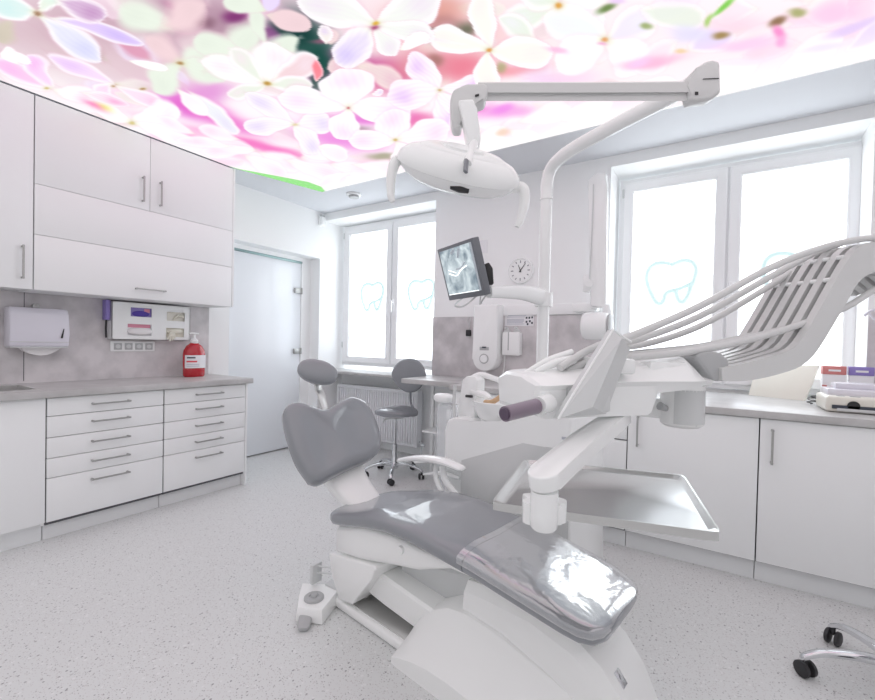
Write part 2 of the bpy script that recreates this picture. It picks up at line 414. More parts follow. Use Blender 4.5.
t = thing('cupboard', 'white handleless base cupboard under the sink at the left edge', 'cabinet', (-3.65, .6, 0))
b = nb()
bx(b, (XL+.02, .241, .10), (XF-.03, .922, .12)); bx(b, (XL+.02, .241, .10), (XF-.02, .26, .87)); bx(b, (XL+.02, .904, .10), (XF-.02, .921, .87)); bx(b, (XL+.02, .24, .10), (XL+.035, .92, .87))
obj('carcass', b, 'cabinet_white', t)
front('door', t, (XF-.02, .243, .12), (XF, .9205, .868)); b = nb(); bx(b, (XF-.09, .242, 0), (XF-.06, .921, .105)); obj('plinth', b, 'plinth_white', t)
b = nb(); bx(b, (XL+.02, 2.2285, 0), (XF, 2.247, .872), .002); solo('end_panel', b, 'cabinet_white', 'white side panel closing the end of the drawer cabinets', 'cabinet panel')
# worktop with a cut-out for the sink
b = nb(); z0, z1 = .872, .915; sx0, sx1, sy0, sy1 = -3.80, -3.44, .35, .905
for lo, hi in (((XL+.012, .10, z0), (sx0, 2.275, z1)), ((sx1, .10, z0), (XF+.03, 2.275, z1)), ((sx0, .10, z0), (sx1, sy0, z1)), ((sx0, sy1, z0), (sx1, 2.275, z1))): bx(b, lo, hi)
bx(b, (XF+.023, .10, z0), (XF+.033, 2.277, z1), .003)
solo('worktop', b, 'worktop', 'grey stone-look worktop along the left wall over the drawers', 'worktop')
b = nb()
for lo, hi in (((sx0, sy0, .74), (sx1, sy1, .745)), ((sx0, sy0, .74), (sx0+.004, sy1, .917)), ((sx1-.004, sy0, .74), (sx1, sy1, .917)), ((sx0, sy0, .74), (sx1, sy0+.004, .917)), ((sx0, sy1-.004, .74), (sx1, sy1, .917)),): bx(b, lo, hi)
bx(b, (sx0-.012, sy0-.012, .915), (sx0+.003, sy1+.012, .918)); bx(b, (sx1-.003, sy0-.012, .915), (sx1+.012, sy1+.012, .918)); bx(b, (sx0, sy1-.003, .915), (sx1, sy1+.012, .918)); bx(b, (sx0, sy0-.012, .915), (sx1, sy0+.003, .918))
solo('sink', b, 'brushed_steel', 'stainless steel sink set in the left worktop', 'sink')

# ---------------------------------------------------------------- upper cabinets
XU = -3.60
t = thing('tall_cupboard', 'white upper cupboard with one vertical handle at the top left edge', 'cabinet', (-3.77, .6, 1.52))
b = nb(); bx(b, (XL+.001, .30, 1.535), (XU-.02, .922, 2.735)); obj('carcass', b, 'cabinet_white', t)
d = front('door', t, (XU-.019, .302, 1.527), (XU, .9215, 2.732)); bar_handle((XU, .871, 1.69), (0, 0, 1), (1, 0, 0), .19, d)
t = thing('wall_cabinet', 'white wall cabinet with two doors over two lift-up flaps', 'cabinet', (-3.77, 1.6, 1.52))
b = nb(); bx(b, (XL+.001, .928, 1.545), (XU-.022, 2.256, 2.735)); obj('carcass', b, 'cabinet_white', t)
b = nb(); bx(b, (XU-.0215, .929, 1.53), (XU-.0205, 2.24, 2.733)); obj('shadow_gap', b, 'gap_dark', t)
b = nb(); bx(b, (XL+.001, 2.243, 1.527), (XU, 2.262, 2.737), .002); obj('side_panel', b, 'cabinet_white', t)
b = nb(); bx(b, (XL+.03, .929, 1.527), (XU-.03, 2.24, 1.546)); obj('bottom_panel', b, 'plinth_white', t)
d = front('door', t, (XU-.02, .9275, 2.19), (XU, 1.580, 2.732)); bar_handle((XU, 1.53, 2.335), (0, 0, 1), (1, 0, 0), .17, d)
d = front('door', t, (XU-.02, 1.583, 2.19), (XU, 2.2405, 2.732)); bar_handle((XU, 1.65, 2.335), (0, 0, 1), (1, 0, 0), .17, d)
front('flap', t, (XU-.02, .9275, 1.875), (XU, 2.2405, 2.1875))
d = front('flap', t, (XU-.02, .9275, 1.5275), (XU, 2.2405, 1.8725)); bar_handle((XU, 1.588, 1.60), (0, 1, 0), (1, 0, 0), .19, d)

# ---------------------------------------------------------------- things on the left wall
W0 = XL+.012
t = thing('towel_dispenser', 'pale lilac paper towel dispenser on the wall above the sink', 'dispenser', (W0, 1.03, 1.16))
b = nb(); prof = [(W0, 1.425), (W0+.10, 1.425), (W0+.125, 1.39), (W0+.135, 1.25), (W0+.13, 1.165), (W0, 1.165)]
prism(b, [V(x, .865, z) for x, z in prof], (0, .305, 0), .012, 3); obj('cover', b, 'lavender_plastic', t)
b = nb(); bx(b, (W0+.002, .87, 1.158), (W0+.128, 1.165, 1.166)); bx(b, (W0+.05, .867, 1.195), (W0+.1365, 1.168, 1.199)); obj('seam', b, 'plastic_light_grey', t)
b = nb(); prism(b, [V(W0+.137, 1.12, 1.225), V(W0+.137, 1.135, 1.29), V(W0+.137, 1.14, 1.29), V(W0+.137, 1.132, 1.225)], (.002, 0, 0)); obj('level_slot', b, 'plastic_black', t)
b = nb(); bx(b, (W0, 1.0, 1.425), (W0+.03, 1.04, 1.45), .006); bx(b, (W0+.012, 1.005, 1.44), (W0+.03, 1.035, 1.457), .004); obj('lock', b, 'handle_metal', t)
b = nb(); P = []
for k in range(9):
    s = k/8; P.append((.92+.22*s, 1.16-.055*math.sin(math.pi*s)**.8))
rings = [[V(x0_, y, z) for y, z in P] + [V(x0_, 1.14, 1.163), V(x0_, .92, 1.163)] for x0_ in (W0+.04, W0+.09)]
loft(b, rings); solo('paper_towel', b, 'tissue', 'paper towel sheet hanging out of the lilac towel dispenser', 'paper towel')

t = thing('glove_dispenser', 'white wall rack with four openings for gloves and tissues', 'dispenser', (W0, 1.75, 1.23))
b = nb(); x1 = W0+.085; ya, yb, za, zb = 1.44, 2.02, 1.222, 1.515
ho = [(1.565, 1.715, 1.405, 1.475), (1.545, 1.715, 1.255, 1.345), (1.83, 1.975, 1.385, 1.46), (1.825, 1.97, 1.25, 1.325)]
ys = sorted({ya, yb, 1.545, 1.565, 1.715, 1.825, 1.83, 1.97, 1.975}); zs = sorted({za, zb, 1.405, 1.475, 1.255, 1.345, 1.385, 1.46, 1.25, 1.325})
for i in range(len(ys)-1):
    for j in range(len(zs)-1):
        cy, cz = (ys[i]+ys[i+1])/2, (zs[j]+zs[j+1])/2
        if not any(h[0] < cy < h[1] and h[2] < cz < h[3] for h in ho): bx(b, (x1-.004, ys[i], zs[j]), (x1, ys[i+1], zs[j+1]))
bx(b, (W0, ya, za), (x1, ya+.004, zb)); bx(b, (W0, yb-.004, za), (x1, yb, zb)); bx(b, (W0, ya, za), (x1, yb, za+.004)); bx(b, (W0, ya, zb-.004), (x1, yb, zb)); bx(b, (W0, ya, 1.365), (x1-.004, yb, 1.369)); bx(b, (W0, 1.76, za), (x1-.004, 1.764, zb))
obj('rack', b, 'plastic_white', t)
bpy.context.view_layer.update()
def gbox(y0, y1, z0, z1, mt, lab, rest):
    b = nb(); bx(b, (W0+.006, y0, z0), (x1-.012, y1, z1), .003); t = solo('glove_box', b, mt, lab, 'box', 'boxes in the wall rack'); return t
t1 = gbox(1.45, 1.755, 1.372, 1.505, 'lilac', 'violet glove box in the upper left slot of the rack', 0)
b = nb(); ell(b, (x1-.012, 1.64, 1.428), ((0, .062, 0), (0, 0, .024), (.006, 0, 0))); obj('opening', b, 'violet', t1, 'dark blue opening')
b = nb(); bx(b, (x1-.012, 1.665, 1.44), (x1-.0105, 1.705, 1.47)); obj('print', b, 'pink', t1, 'pink print')
t2 = gbox(1.45, 1.755, 1.228, 1.36, 'label_white', 'white and pink tissue box in the lower left slot of the rack', 0)
b = nb(); bx(b, (x1-.012, 1.55, 1.318), (x1-.0105, 1.71, 1.345)); obj('print', b, 'pink', t2, 'pink top edge')
b = nb(); ell(b, (x1+.0, 1.63, 1.288), ((0, .092, 0), (0, 0, .030), (.026, 0, 0)), e1=.8); obj('tissue', b, 'tissue', t2, 'white tissue bulging out')
t3 = gbox(1.77, 2.01, 1.372, 1.505, 'cream', 'cream glove box in the upper right slot of the rack', 0)
b = nb(); tube(b, [V(x1-.006, 1.89, 1.40), V(x1+.0, 1.92, 1.43), V(x1, 1.96, 1.42), V(x1-.004, 1.94, 1.44)], .009, 8); bx(b, (x1-.012, 1.84, 1.447), (x1-.010, 1.90, 1.455)); obj('label', b, 'glove_latex', t3)
t4 = gbox(1.77, 2.01, 1.228, 1.36, 'glove_latex', 'cream glove box with gloves spilling from the lower right slot', 0)
b = nb(); ell(b, (x1-.004, 1.895, 1.297), ((0, .065, 0), (0, 0, .022), (.012, 0, 0)))
for dy, dz in ((-.045, -.06), (-.025, -.075), (-.005, -.068), (.012, -.052)): tube(b, [V(x1, 1.87, 1.29), V(x1+.016, 1.875+dy*.6, 1.265), V(x1+.014, 1.875+dy, 1.29+dz)], [.012, .011, .007], 8, 4)
obj('glove', b, 'glove_latex', t4, 'rubber glove hanging out')
b = nb(); bx(b, (W0+.01, 1.405, 1.37), (x1-.01, 1.432, 1.52), .002); 
t = solo('leaflet', b, 'lilac', 'violet folder wedged at the left side of the glove rack', 'folder')
b = nb(); tube(b, [V(W0+.03, 1.425, 1.38), V(W0+.035, 1.42, 1.30), V(W0+.03, 1.425, 1.235)], .007, 8); solo('scissors', b, 'plastic_black', 'dark tool hanging below the violet folder', 'tool')
# socket strip
t = thing('socket_strip', 'white strip of four grey sockets under the glove rack', 'socket', (W0, 1.615, 1.13))
b = nb(); bx(b, (W0, 1.46, 1.128), (W0+.010, 1.775, 1.208), .003); obj('frame', b, 'plastic_white', t)
for i in range(4):
    y = 1.482+i*.0735; b = nb(); bx(b, (W0+.008, y, 1.142), (W0+.014, y+.055, 1.194), .006); s_ = obj('socket', b, 'plastic_grey', t, 'grey socket')
    b = nb(); cyl(b, (W0+.0135, y+.0275, 1.168), (W0+.0148, y+.0275, 1.168), .017, n=20); obj('socket_well', b, 'plastic_light_grey', s_)
# soap bottle
bc = V(-3.78, 2.02, .915)
t = thing('soap_bottle', 'large red liquid soap bottle with white pump', 'bottle', bc)
b = nb(); lathe(b, bc, [(.0, 0), (.075, 0), (.084, .01), (.086, .06), (.084, .075), (.087, .09), (.087, .19), (.082, .225), (.062, .262), (.034, .285), (.026, .292), (.0, .293)], 36, sy=1.05, sx=.75); obj('body', b, 'red_soap', t)
b = nb(); lathe(b, bc, [(.028, .285), (.030, .29), (.030, .315), (.018, .322), (.010, .33), (.009, .36), (.0, .362)]); tube(b, [bc+V(0, -.045, .366), bc+V(.0, -.02, .372), bc+V(.0, .035, .368)], .008, 10); obj('pump', b, 'plastic_white', t, 'white pump head')
def curved_label(c, r0, z0, z1, a0, a1, n=12, sx=.75, sy=1.05):
    b = nb(); vs = []
    for k in range(n+1):
        a = a0+(a1-a0)*k/n; vs.append([c+V(r0*sx*math.cos(a), r0*sy*math.sin(a), z) for z in (z0, z1)])
    for p, q in zip(vs[:-1], vs[1:]): quad(b, [p[0], q[0], q[1], p[1]])
    return b
obj('label', curved_label(bc, .0885, .075, .185, -1.25, 1.1), 'label_white', t, 'white paper label')
obj('label_text', curved_label(bc, .0892, .158, .170, -1.0, -.25), 'label_dark', t)
obj('label_text', curved_label(bc, .0892, .125, .138, -1.05, -.1), 'label_red', t)
for z in (.09, .105): obj('label_text', curved_label(bc, .0892, z, z+.005, -1.05, .1), 'label_grey', t)

# ---------------------------------------------------------------- right base cabinets and counter
YF = 2.883
def rthing(label, x0, x1): 
    t = thing('base_cabinet', label, 'cabinet', ((x0+x1)/2, 3.25, 0), 0, 'base cabinets under the right worktop')
    b = nb(); bx(b, (x0+.001, YF+.02, .11), (x1-.001, YW-.02, .888)); obj('carcass', b, 'gap_dark', t)
    b = nb(); bx(b, (x0+.001, YF+.05, 0), (x1-.001, YF+.08, .112)); obj('plinth', b, 'plinth_white', t)
    return t
def rdoor(t, x0, x1, hx):
    d = front('door', t, (x0+.002, YF, .118), (x1-.002, YF+.019, .885))
    if hx is not None: bar_handle((hx, YF, .745), (0, 0, 1), (0, -1, 0), .17, d)
t = rthing('white base cabinet with one door behind the steel tray', -.446, .205); rdoor(t, -.446, .205, -.388)
t = rthing('white base cabinet at the right edge with a vertical handle', .207, .86); rdoor(t, .207, .86, .26)
t = rthing('white base cabinet at the far right end of the worktop', .862, 1.5); rdoor(t, .862, 1.5, 1.44)
t = rthing('white drawer cabinet behind the delivery arm', -1.05, -.448)
for z0, z1 in ((.815, .885), (.677, .813), (.40, .675), (.118, .398)):
    d = front('drawer', t, (-1.048, YF, z0+.003), (-.45, YF+.019, z1-.003))
    if z0 > .1: bar_handle((-.76, YF, z1-.05), (1, 0, 0), (0, -1, 0), .16, d)
t = rthing('white base cabinet behind the treatment unit', -1.7, -1.052); rdoor(t, -1.7, -1.052, None)
b = nb(); z0, z1 = .890, .93
bx(b, (-2.335, 3.06, z0+.0), (-1.72, YW-.013, z1), .003)
solo('worktop', b, 'worktop', 'free end of the worktop jutting out in front of the left window', 'worktop')
b = nb(); bx(b, (-1.72, YF-.02, z0), (1.52, YW-.013, z1), .003); bx(b, (PR+.001, YW-.02, z0), (RR-.001, YN-.085, z1)) 
solo('worktop', b, 'worktop', 'grey stone-look worktop under the right window', 'worktop')
t = thing('metal_stand', 'slim white metal legs and rail under the free worktop end', 'stand', (-2.1, 3.4, 0))
for x, y in ((-2.28, 3.5), (-1.8, 3.5)):
    b = nb(); bx(b, (x-.015, y-.015, 0), (x+.015, y+.015, z0), .003); obj('leg', b, 'plastic_white', t)
b = nb(); bx(b, (-2.28, 3.49, .83), (-1.8, 3.51, .86)); obj('rail', b, 'plastic_white', t)
b = nb(); bx(b, (-2.2, 3.2, .45), (-1.72, 3.5, .465), .003); obj('shelf', b, 'cabinet_white', t)

# ---------------------------------------------------------------- things on and over the right counter
ZT = .93
# leaning cream panel
p0, p1 = at(748, 395, 2, ZT), at(804, 401, 2, ZT)
b = nb(); dx = V(.02, .09, .0)
tl = p0 + dx*1.4 + V(.02, 0, .20); tr = p1 + dx*1.4 + V(.06, 0, .235)
n_ = (p1-p0).cross(tl-p0).normalized()*-.022
prism(b, [p0, p1, tr, tl], n_, .006, 2); t = solo('leaning_panel', b, 'cream', 'blank cream panel leaning against the window on the worktop', 'panel')
# sealing machine
t = thing('sealing_machine', 'cream boxy tabletop machine with a dark slot on the right worktop', 'machine', (.68, 3.22, ZT))
b = nb(); bx(b, (.50, 3.08, ZT+.002), (.95, 3.36, ZT+.085), .015, 3); obj('body', b, 'cream', t)
b = nb(); bx(b, (.52, 3.17, ZT+.08), (.94, 3.35, ZT+.118), .006, 2); bx(b, (.56, 3.22, ZT+.115), (.90, 3.34, ZT+.15), .008, 2); obj('lid', b, 'lavender_plastic', t)
b = nb(); bx(b, (.525, 3.074, ZT+.02), (.72, 3.082, ZT+.04), .002); obj('slot', b, 'label_dark', t, 'dark slot')
b = nb(); cyl(b, (.61, 3.074, ZT+.04), (.61, 3.082, ZT+.04), .025, n=20); obj('knob', b, 'plastic_black', t, 'black knob')
b = nb(); bx(b, (.545, 3.072, ZT+.008), (.71, 3.078, ZT+.024), .002); obj('tray', b, 'plastic_light_grey', t)
b = nb(); bx(b, (.60, 3.10, ZT+.0848), (.64, 3.12, ZT+.088)); bx(b, (.55, 3.10, ZT+.0848), (.58, 3.14, ZT+.087)); obj('badge', b, 'plastic_grey', t)
for x in (.53, .92):
    for y in (3.11, 3.33):
        b = nb(); cyl(b, (x, y, ZT), (x, y, ZT+.006), .012, n=12); obj('foot', b, 'dark_rubber', t)
# leaflet boxes
for x0, mt, lab in ((.545, 'salmon', 'white carton with a salmon red top band behind the cream machine'), (.665, 'lilac', 'white carton with a violet top band behind the cream machine')):
    t = thing('carton', lab, 'box', (x0+.05, 3.5, ZT), 0, 'cartons behind the cream machine'); b = nb(); bx(b, (x0, 3.47, ZT), (x0+.105, 3.53, ZT+.185), .002); obj('body', b, 'label_white', t)
    b = nb(); bx(b, (x0-.001, 3.466, ZT+.185), (x0+.106, 3.532, ZT+.235), .003); obj('band', b, mt, t, 'coloured band'); b = nb(); bx(b, (x0-.001, 3.466, ZT+.06), (x0+.02, 3.471, ZT+.12)); obj('flash', b, mt, t)
    b = nb(); bx(b, (x0+.025, 3.4645, ZT+.203), (x0+.08, 3.4665, ZT+.215)); obj('print', b, 'label_white', t)
b = nb(); rnd = random.Random(4); c0 = V(.50, 3.43, ZT+.006)
tube(b, [c0+V(rnd.uniform(-.035, .035), rnd.uniform(-.04, .04), .004*k) for k in range(12)], .0028, 6, 5); solo('cable_coil', b, 'dark_rubber', 'small dark coil of cable beside the cream panel', 'cable')
# swan-neck thing at the far right pier
b = nb(); tube(b, [at(864, 316, 1, 3.56), at(869, 312, 1, 3.56), at(875, 310, 1, 3.56), at(884, 312, 1, 3.56), at(890, 322, 1, 3.56), at(885, 330, 1, 3.6)], .008, 8); tube(b, [at(869, 313, 1, 3.56), at(874, 319, 1, 3.56), at(884, 322, 1, 3.6)], .005, 8)
solo('wall_hook', b, 'lavender_plastic', 'pale looped hook on the backsplash at the right edge', 'hook')

# boiler
t = thing('water_heater', 'white rounded electric water heater hanging on the backsplash', 'water heater', (-1.75, 3.6, 1.1))
b = nb(); yb_ = YW-.012; Fo = YW-.16
x0, x1, zb, zt = -1.845, -1.61, 1.12, 1.60
P = [(x0, zt), (x1, zt)] ; n = 12; cx, rr = (x0+x1)/2, (x1-x0)/2
P += [(cx+rr*math.cos(a), zb+rr*math.sin(a)*.95) for a in [0-math.pi*k/n for k in range(n+1)]]
prism(b, [V(x, yb_, z) for x, z in P], (0, Fo-yb_, 0), .022, 3); obj('body', b, 'plastic_white', t)
b = nb(); cyl(b, (cx, Fo-.001, 1.12), (cx, Fo-.012, 1.12), .037, .034); obj('knob', b, 'plastic_white', t)
b = nb(); lathe(b, (cx, Fo+.002, 1.12), [(.036, 0), (.044, 0), (.044, .006), (.036, .006), (.036, 0)], 28, axis=(0, -1, 0)); obj('dial_ring', b, 'plastic_grey', t, 'grey ring round the knob')
b = nb(); bx(b, (cx-.045, Fo-.003, 1.195), (cx+.045, Fo+.002, 1.225), .003); obj('display', b, 'plastic_grey', t, 'grey display'); 
b = nb(); bx(b, (cx-.02, Fo-.005, 1.215), (cx+.02, Fo+.001, 1.227)); obj('indicator', b, 'label_dark', t)
b = nb(); tube(b, [V(cx-.02, 3.55, 1.03), V(cx-.01, 3.52, .985), V(cx+.06, 3.52, .965), V(cx+.09, 3.56, .955), V(cx+.04, 3.58, .945)], .009, 8); obj('pipe', b, 'plastic_white', t)
# soap dispensers under the sign
t = thing('dispenser_holder', 'white holder with two pump bottles right of the water heater', 'dispenser', (-1.5, 3.6, 1.14))
b = nb(); bx(b, (-1.595, yb_-.075, 1.155), (-1.43, yb_, 1.36), .012, 3); obj('body', b, 'plastic_white', t)
b = nb(); bx(b, (-1.537, yb_-.0765, 1.20), (-1.527, yb_-.074, 1.36), .001); obj('slot', b, 'plastic_grey', t)
for x in (-1.56, -1.47):
    b = nb(); lathe(b, (x, yb_-.04, 1.355), [(.0, 0), (.03, 0), (.03, .02), (.012, .03), (.012, .045), (.0, .047)], 16); tube(b, [V(x, yb_-.04, 1.40), V(x, yb_-.08, 1.40), V(x, yb_-.09, 1.385)], .006, 8); obj('pump', b, 'plastic_light_grey', t)
b = nb(); tube(b, [V(-1.585, yb_-.02, 1.155), V(-1.59, yb_-.02, 1.05), V(-1.60, yb_-.03, .97), V(-1.61, yb_-.05, .94)], .005, 8); solo('white_cable', b, 'plastic_white', 'thin white cable running down from the pump bottle holder', 'cable')
# notice
t = thing('notice', 'laminated handwashing notice on the backsplash above the pump bottles', 'sign', (-1.47, yb_, 1.41))
b = nb(); bx(b, (-1.60, yb_-.006, 1.415), (-1.335, yb_, 1.523)); obj('sheet', b, 'label_white', t)
b = nb()
for z, a, c in ((1.505, -1.57, -1.40), (1.492, -1.58, -1.41), (1.472, -1.58, -1.42), (1.462, -1.58, -1.42), (1.452, -1.58, -1.42), (1.442, -1.58, -1.43), (1.430, -1.58, -1.42)): bx(b, (a, yb_-.0072, z), (c, yb_-.006, z+.005))
obj('text', b, 'label_grey', t)
b = nb()
for x, z in ((-1.395, 1.485), (-1.37, 1.485), (-1.345, 1.488), (-1.395, 1.45), (-1.365, 1.455), (-1.345, 1.44), (-1.385, 1.43)): bx(b, (x-.009, yb_-.0072, z-.007), (x+.007, yb_-.006, z+.010), .001)
obj('picture', b, 'label_dark', t)
b = nb(); bx(b, (-1.905, YW-.006, 2.09), (-1.80, YW, 2.21)); t = solo('paper_note', b, 'label_white', 'small pale paper note on the wall behind the monitor', 'note')
# clock
cc = V(-1.463, YW, 1.90)
t = thing('wall_clock', 'round white wall clock', 'clock', cc+V(0, 0, -.12))
b = nb(); lathe(b, cc, [(0, 0), (.113, 0), (.115, .02), (.108, .030), (.103, .030), (.10, .022), (0, .022)], 48, axis=(0, -1, 0)); obj('case', b, 'plastic_white', t)
b = nb(); yy = YW-.0235
for k in range(12):
    a = k*math.pi/6; l = .016 if k % 3 else .022
    c1 = cc+V(math.sin(a)*.088, 0, math.cos(a)*.088); c1.y = yy; c2 = cc+V(math.sin(a)*(.088-l), 0, math.cos(a)*(.088-l)); c2.y = yy; cyl(b, c1, c2, .004, n=6)
obj('hour_marks', b, 'gunmetal', t)
for a, l, nm in ((R(-22), .055, 'hour_hand'), (R(38), .075, 'minute_hand')):
    b = nb(); c1 = cc+V(-math.sin(a)*.015, 0, -math.cos(a)*.015); c1.y = yy-.002; c2 = cc+V(math.sin(a)*l, 0, math.cos(a)*l); c2.y = yy-.002; cyl(b, c1, c2, .0045, .002, 8); obj(nm, b, 'plastic_black', t)
# cable with a black plug
b = nb(); tube(b, [V(-1.965, yb_-.006, 1.505), V(-1.985, yb_-.008, 1.47), V(-1.96, yb_-.008, 1.43), V(-1.965, yb_-.008, 1.38)], .004, 8); tube(b, [V(-1.945, yb_-.006, 1.505), V(-1.955, yb_-.008, 1.45), V(-1.962, yb_-.008, 1.38)], .003, 8)
t = thing('plug_cable', 'thin cable with a small black plug hanging on the backsplash', 'cable', (-1.965, yb_, 1.32)); obj('cable', b, 'plastic_light_grey', t)
b = nb(); bx(b, (-1.985, yb_-.03, 1.32), (-1.94, yb_-.0, 1.38), .005); obj('plug', b, 'plastic_black', t, 'black plug')
# x-ray unit on the pier
t = thing('xray_unit', 'white folded dental x-ray arm with tube head on the wall', 'x-ray machine', (-.9, YW, 1.5))
yx = YW-.2
def pw(px, py, y=yx): return at(px, py, 1, y)
b = nb()
A = [pw(588, 180), pw(597, 172), pw(606, 173), pw(607, 190), pw(606, 308), pw(590, 306), pw(588, 200)]
prism(b, A, (0, .07, 0), .012, 3); obj('folded_arm', b, 'plastic_white', t)
b = nb(); tube(b, [pw(593.5, 184, yx-.008), pw(592, 230, yx-.008), pw(589, 284, yx-.008)], .004, 8); obj('slot', b, 'plastic_light_grey', t)
b = nb(); cyl(b, pw(589, 283, yx-.02), pw(589, 283, yx+.03), .03); bx(b, pw(583, 275, yx+.02), pw(595, 292, yx+.05)+V(0, .03, 0), .005); obj('joint', b, 'plastic_white', t)
b = nb(); tube(b, [pw(606, 305, yx+.02), pw(609, 320, yx+.02), pw(610, 330, yx+.02)], .03, 14, 5); bx(b, pw(590, 306, yx)+V(0, 0, -.015), pw(609, 309, yx)+V(0, .05, .015), .004); obj('yoke', b, 'plastic_white', t)
b = nb(); hc = pw(595, 326, yx-.03); lathe(b, hc+V(-.095, 0, 0), [(0, 0), (.07, 0), (.095, .012), (.105, .035), (.105, .15), (.095, .185), (.075, .195), (0, .197)], 32, axis=(1, 0, 0)); obj('tube_head', b, 'plastic_white', t)
b = nb(); lathe(b, hc+V(.095, 0, 0), [(.0, 0), (.085, 0), (.088, .015), (.075, .025), (0, .026)], 28, axis=(1, 0, 0)); obj('cap', b, 'plastic_grey', t, 'grey end cap')
b = nb(); bx(b, (-.97, yx+.05, 1.52), (-.78, YW-.03, 1.59), .01); obj('wall_bracket', b, 'plastic_white', t)

# ceiling detectors
cp = at(354, 194, 2, ZC); t = thing('smoke_detector', 'round white detector on the ceiling near the left window', 'detector', cp)
b = nb(); lathe(b, cp, [(0, 0), (.075, 0), (.078, -.012), (.07, -.02), (0, -.02)], 32); obj('base', b, 'plastic_white', t); b = nb(); lathe(b, cp+V(0, 0, -.02), [(0, 0), (.055, 0), (.05, -.018), (0, -.022)], 32); obj('cover', b, 'plastic_grey', t, 'grey underside')
cp = at(566, 153, 2, ZC); t = thing('spotlight', 'flush round ceiling fitting beside the lamp pole', 'ceiling light', cp)
b = nb(); lathe(b, cp, [(0, 0), (.06, 0), (.06, -.006), (.045, -.010), (.042, -.004), (0, -.004)], 32); obj('ring', b, 'plastic_light_grey', t)
cp = V(XL, 3.56, 2.64); t = thing('motion_sensor', 'small white motion sensor in the corner above the door', 'sensor', cp)
b = nb(); bx(b, cp+V(0, -.035, -.05), cp+V(.05, .035, .055), .012, 3); obj('housing', b, 'plastic_white', t); b = nb(); bx(b, cp+V(.02, -.028, .055), cp+V(.04, .028, .075), .003); obj('bracket', b, 'plastic_grey', t)
b = nb(); cyl(b, cp+V(.05, 0, -.01), cp+V(.056, 0, -.01), .018); obj('lens', b, 'plastic_white', t)

# ---------------------------------------------------------------- stools
def stool_base(t, c, R0, rot, hcol, col_mt, leg_mt='chrome', cast_r=.028):
    b = nb(); lathe(b, c, [(0, .075), (.035, .075), (.04, .09), (.032, .14), (.026, .15), (.026, .30), (.016, .305), (.014, hcol), (0, hcol)], 24); obj('column', b, col_mt, t)
    for k in range(5):
        a = rot + k*2*math.pi/5; d = V(math.cos(a), math.sin(a), 0)
        b = nb(); tube(b, [c+d*.02+V(0, 0, .115), c+d*.12+V(0, 0, .12), c+d*(R0*.8)+V(0, 0, .105), c+d*R0+V(0, 0, .078), c+d*(R0+.012)+V(0, 0, .062)], [.022, .019, .016, .014, .010], 12, 5, sec=(.8, 1.1, .8))
        lg = obj('leg', b, leg_mt, t)
        s = d.cross(V(0, 0, 1)); p = c+d*(R0+.0)+V(0, 0, cast_r)
        q = (d*.5+s*.85).normalized()
        b = nb(); ax = q.cross(V(0, 0, 1))
        for sg in (-1, 1): lathe(b, p+ax*(sg*.008)-ax*.0 , [(0, 0), (cast_r*.7, 0), (cast_r, .003), (cast_r, .014), (cast_r*.75, .018), (0, .018)], 20, axis=ax*sg)
        cyl(b, p+V(0, 0, cast_r*.4), p+V(0, 0, .055), .008, n=10)
        obj('caster', b, 'dark_rubber', lg, 'black twin-wheel caster')
sc_ = V(-2.50, 3.20, 0)
t = thing('stool', 'grey operator stool with rounded backrest and chrome star base', 'stool', sc_)
stool_base(t, sc_, .27, R(-58), .56, 'chrome')
b = nb(); rings = []
for k, (r, z) in enumerate([(.05, .565), (.155, .57), (.195, .585), (.20, .605), (.19, .622), (.155, .632), (.08, .634), (.005, .634)]):
    rings.append([sc_+V(r*math.cos(a)*(1.08 if math.cos(a) > 0 else .95), r*math.sin(a), z - (.012 if 2 < k else 0)*math.cos(2*a)) for a in [2*math.pi*j/36 for j in range(36)]])
loft(b, rings); obj('seat', b, 'upholstery', t)
b = nb(); cyl(b, sc_+V(0, 0, .545), sc_+V(0, 0, .57), .08); tube(b, [sc_+V(-.02, -.02, .545), sc_+V(-.06, -.08, .53), sc_+V(-.065, -.1, .50)], .007, 8); obj('mechanism', b, 'plastic_light_grey', t)
bk = at(410, 375, 1, 3.44)
F_ = Frame(bk.x, bk.y, 12)
b = nb(); tube(b, [sc_+V(0, .08, .555), sc_+V(.1, .2, .56), F_(.0, .03, .66), F_(0, .035, bk.z-.02)], .011, 10); obj('backrest_stem', b, 'gunmetal', t)
b = nb(); n = 40; outl = []
for k in range(n):
    a = 2*math.pi*k/n; x = .185*math.cos(a); z = .165*math.sin(a); x *= (1+.16*math.sin(a)) if z < 0 else 1.0-.05*math.sin(a); outl.append((x, z*(1.05 if z < 0 else 1)))
rings = []
for s, y in ((.1, -.022), (.7, -.024), (.93, -.016), (1, 0), (.95, .014), (.7, .02), (.1, .02)): rings.append([F_(x*s, y+.25*(x*s)**2*-4, bk.z+z*s) for x, z in outl])
loft(b, rings); obj('backrest', b, 'upholstery', t)
b = nb(); cyl(b, F_(.0, .0, bk.z-.13), F_(0, .05, bk.z-.13), .02); cyl(b, F_(.0, .05, bk.z-.14), F_(.06, .05, bk.z-.14), .012); obj('backrest_clamp', b, 'plastic_black', t)
# right foreground stool
s2 = V(.60, 2.235, 0)
t = thing('stool', 'chrome stool base on black casters at the bottom right corner', 'stool', s2)
a0 = math.atan2(2.172-2.235, .322-.60)
stool_base(t, s2, .285, a0, .5, 'chrome', cast_r=.03)
b = nb(); rings = [[s2+V(.13+r*math.cos(2*math.pi*j/32), -.03+r*math.sin(2*math.pi*j/32), z) for j in range(32)] for r, z in [(.05, .50), (.13, .50), (.16, .52), (.16, .55), (.14, .565), (.05, .57)]]
loft(b, rings); obj('seat', b, 'upholstery', t)

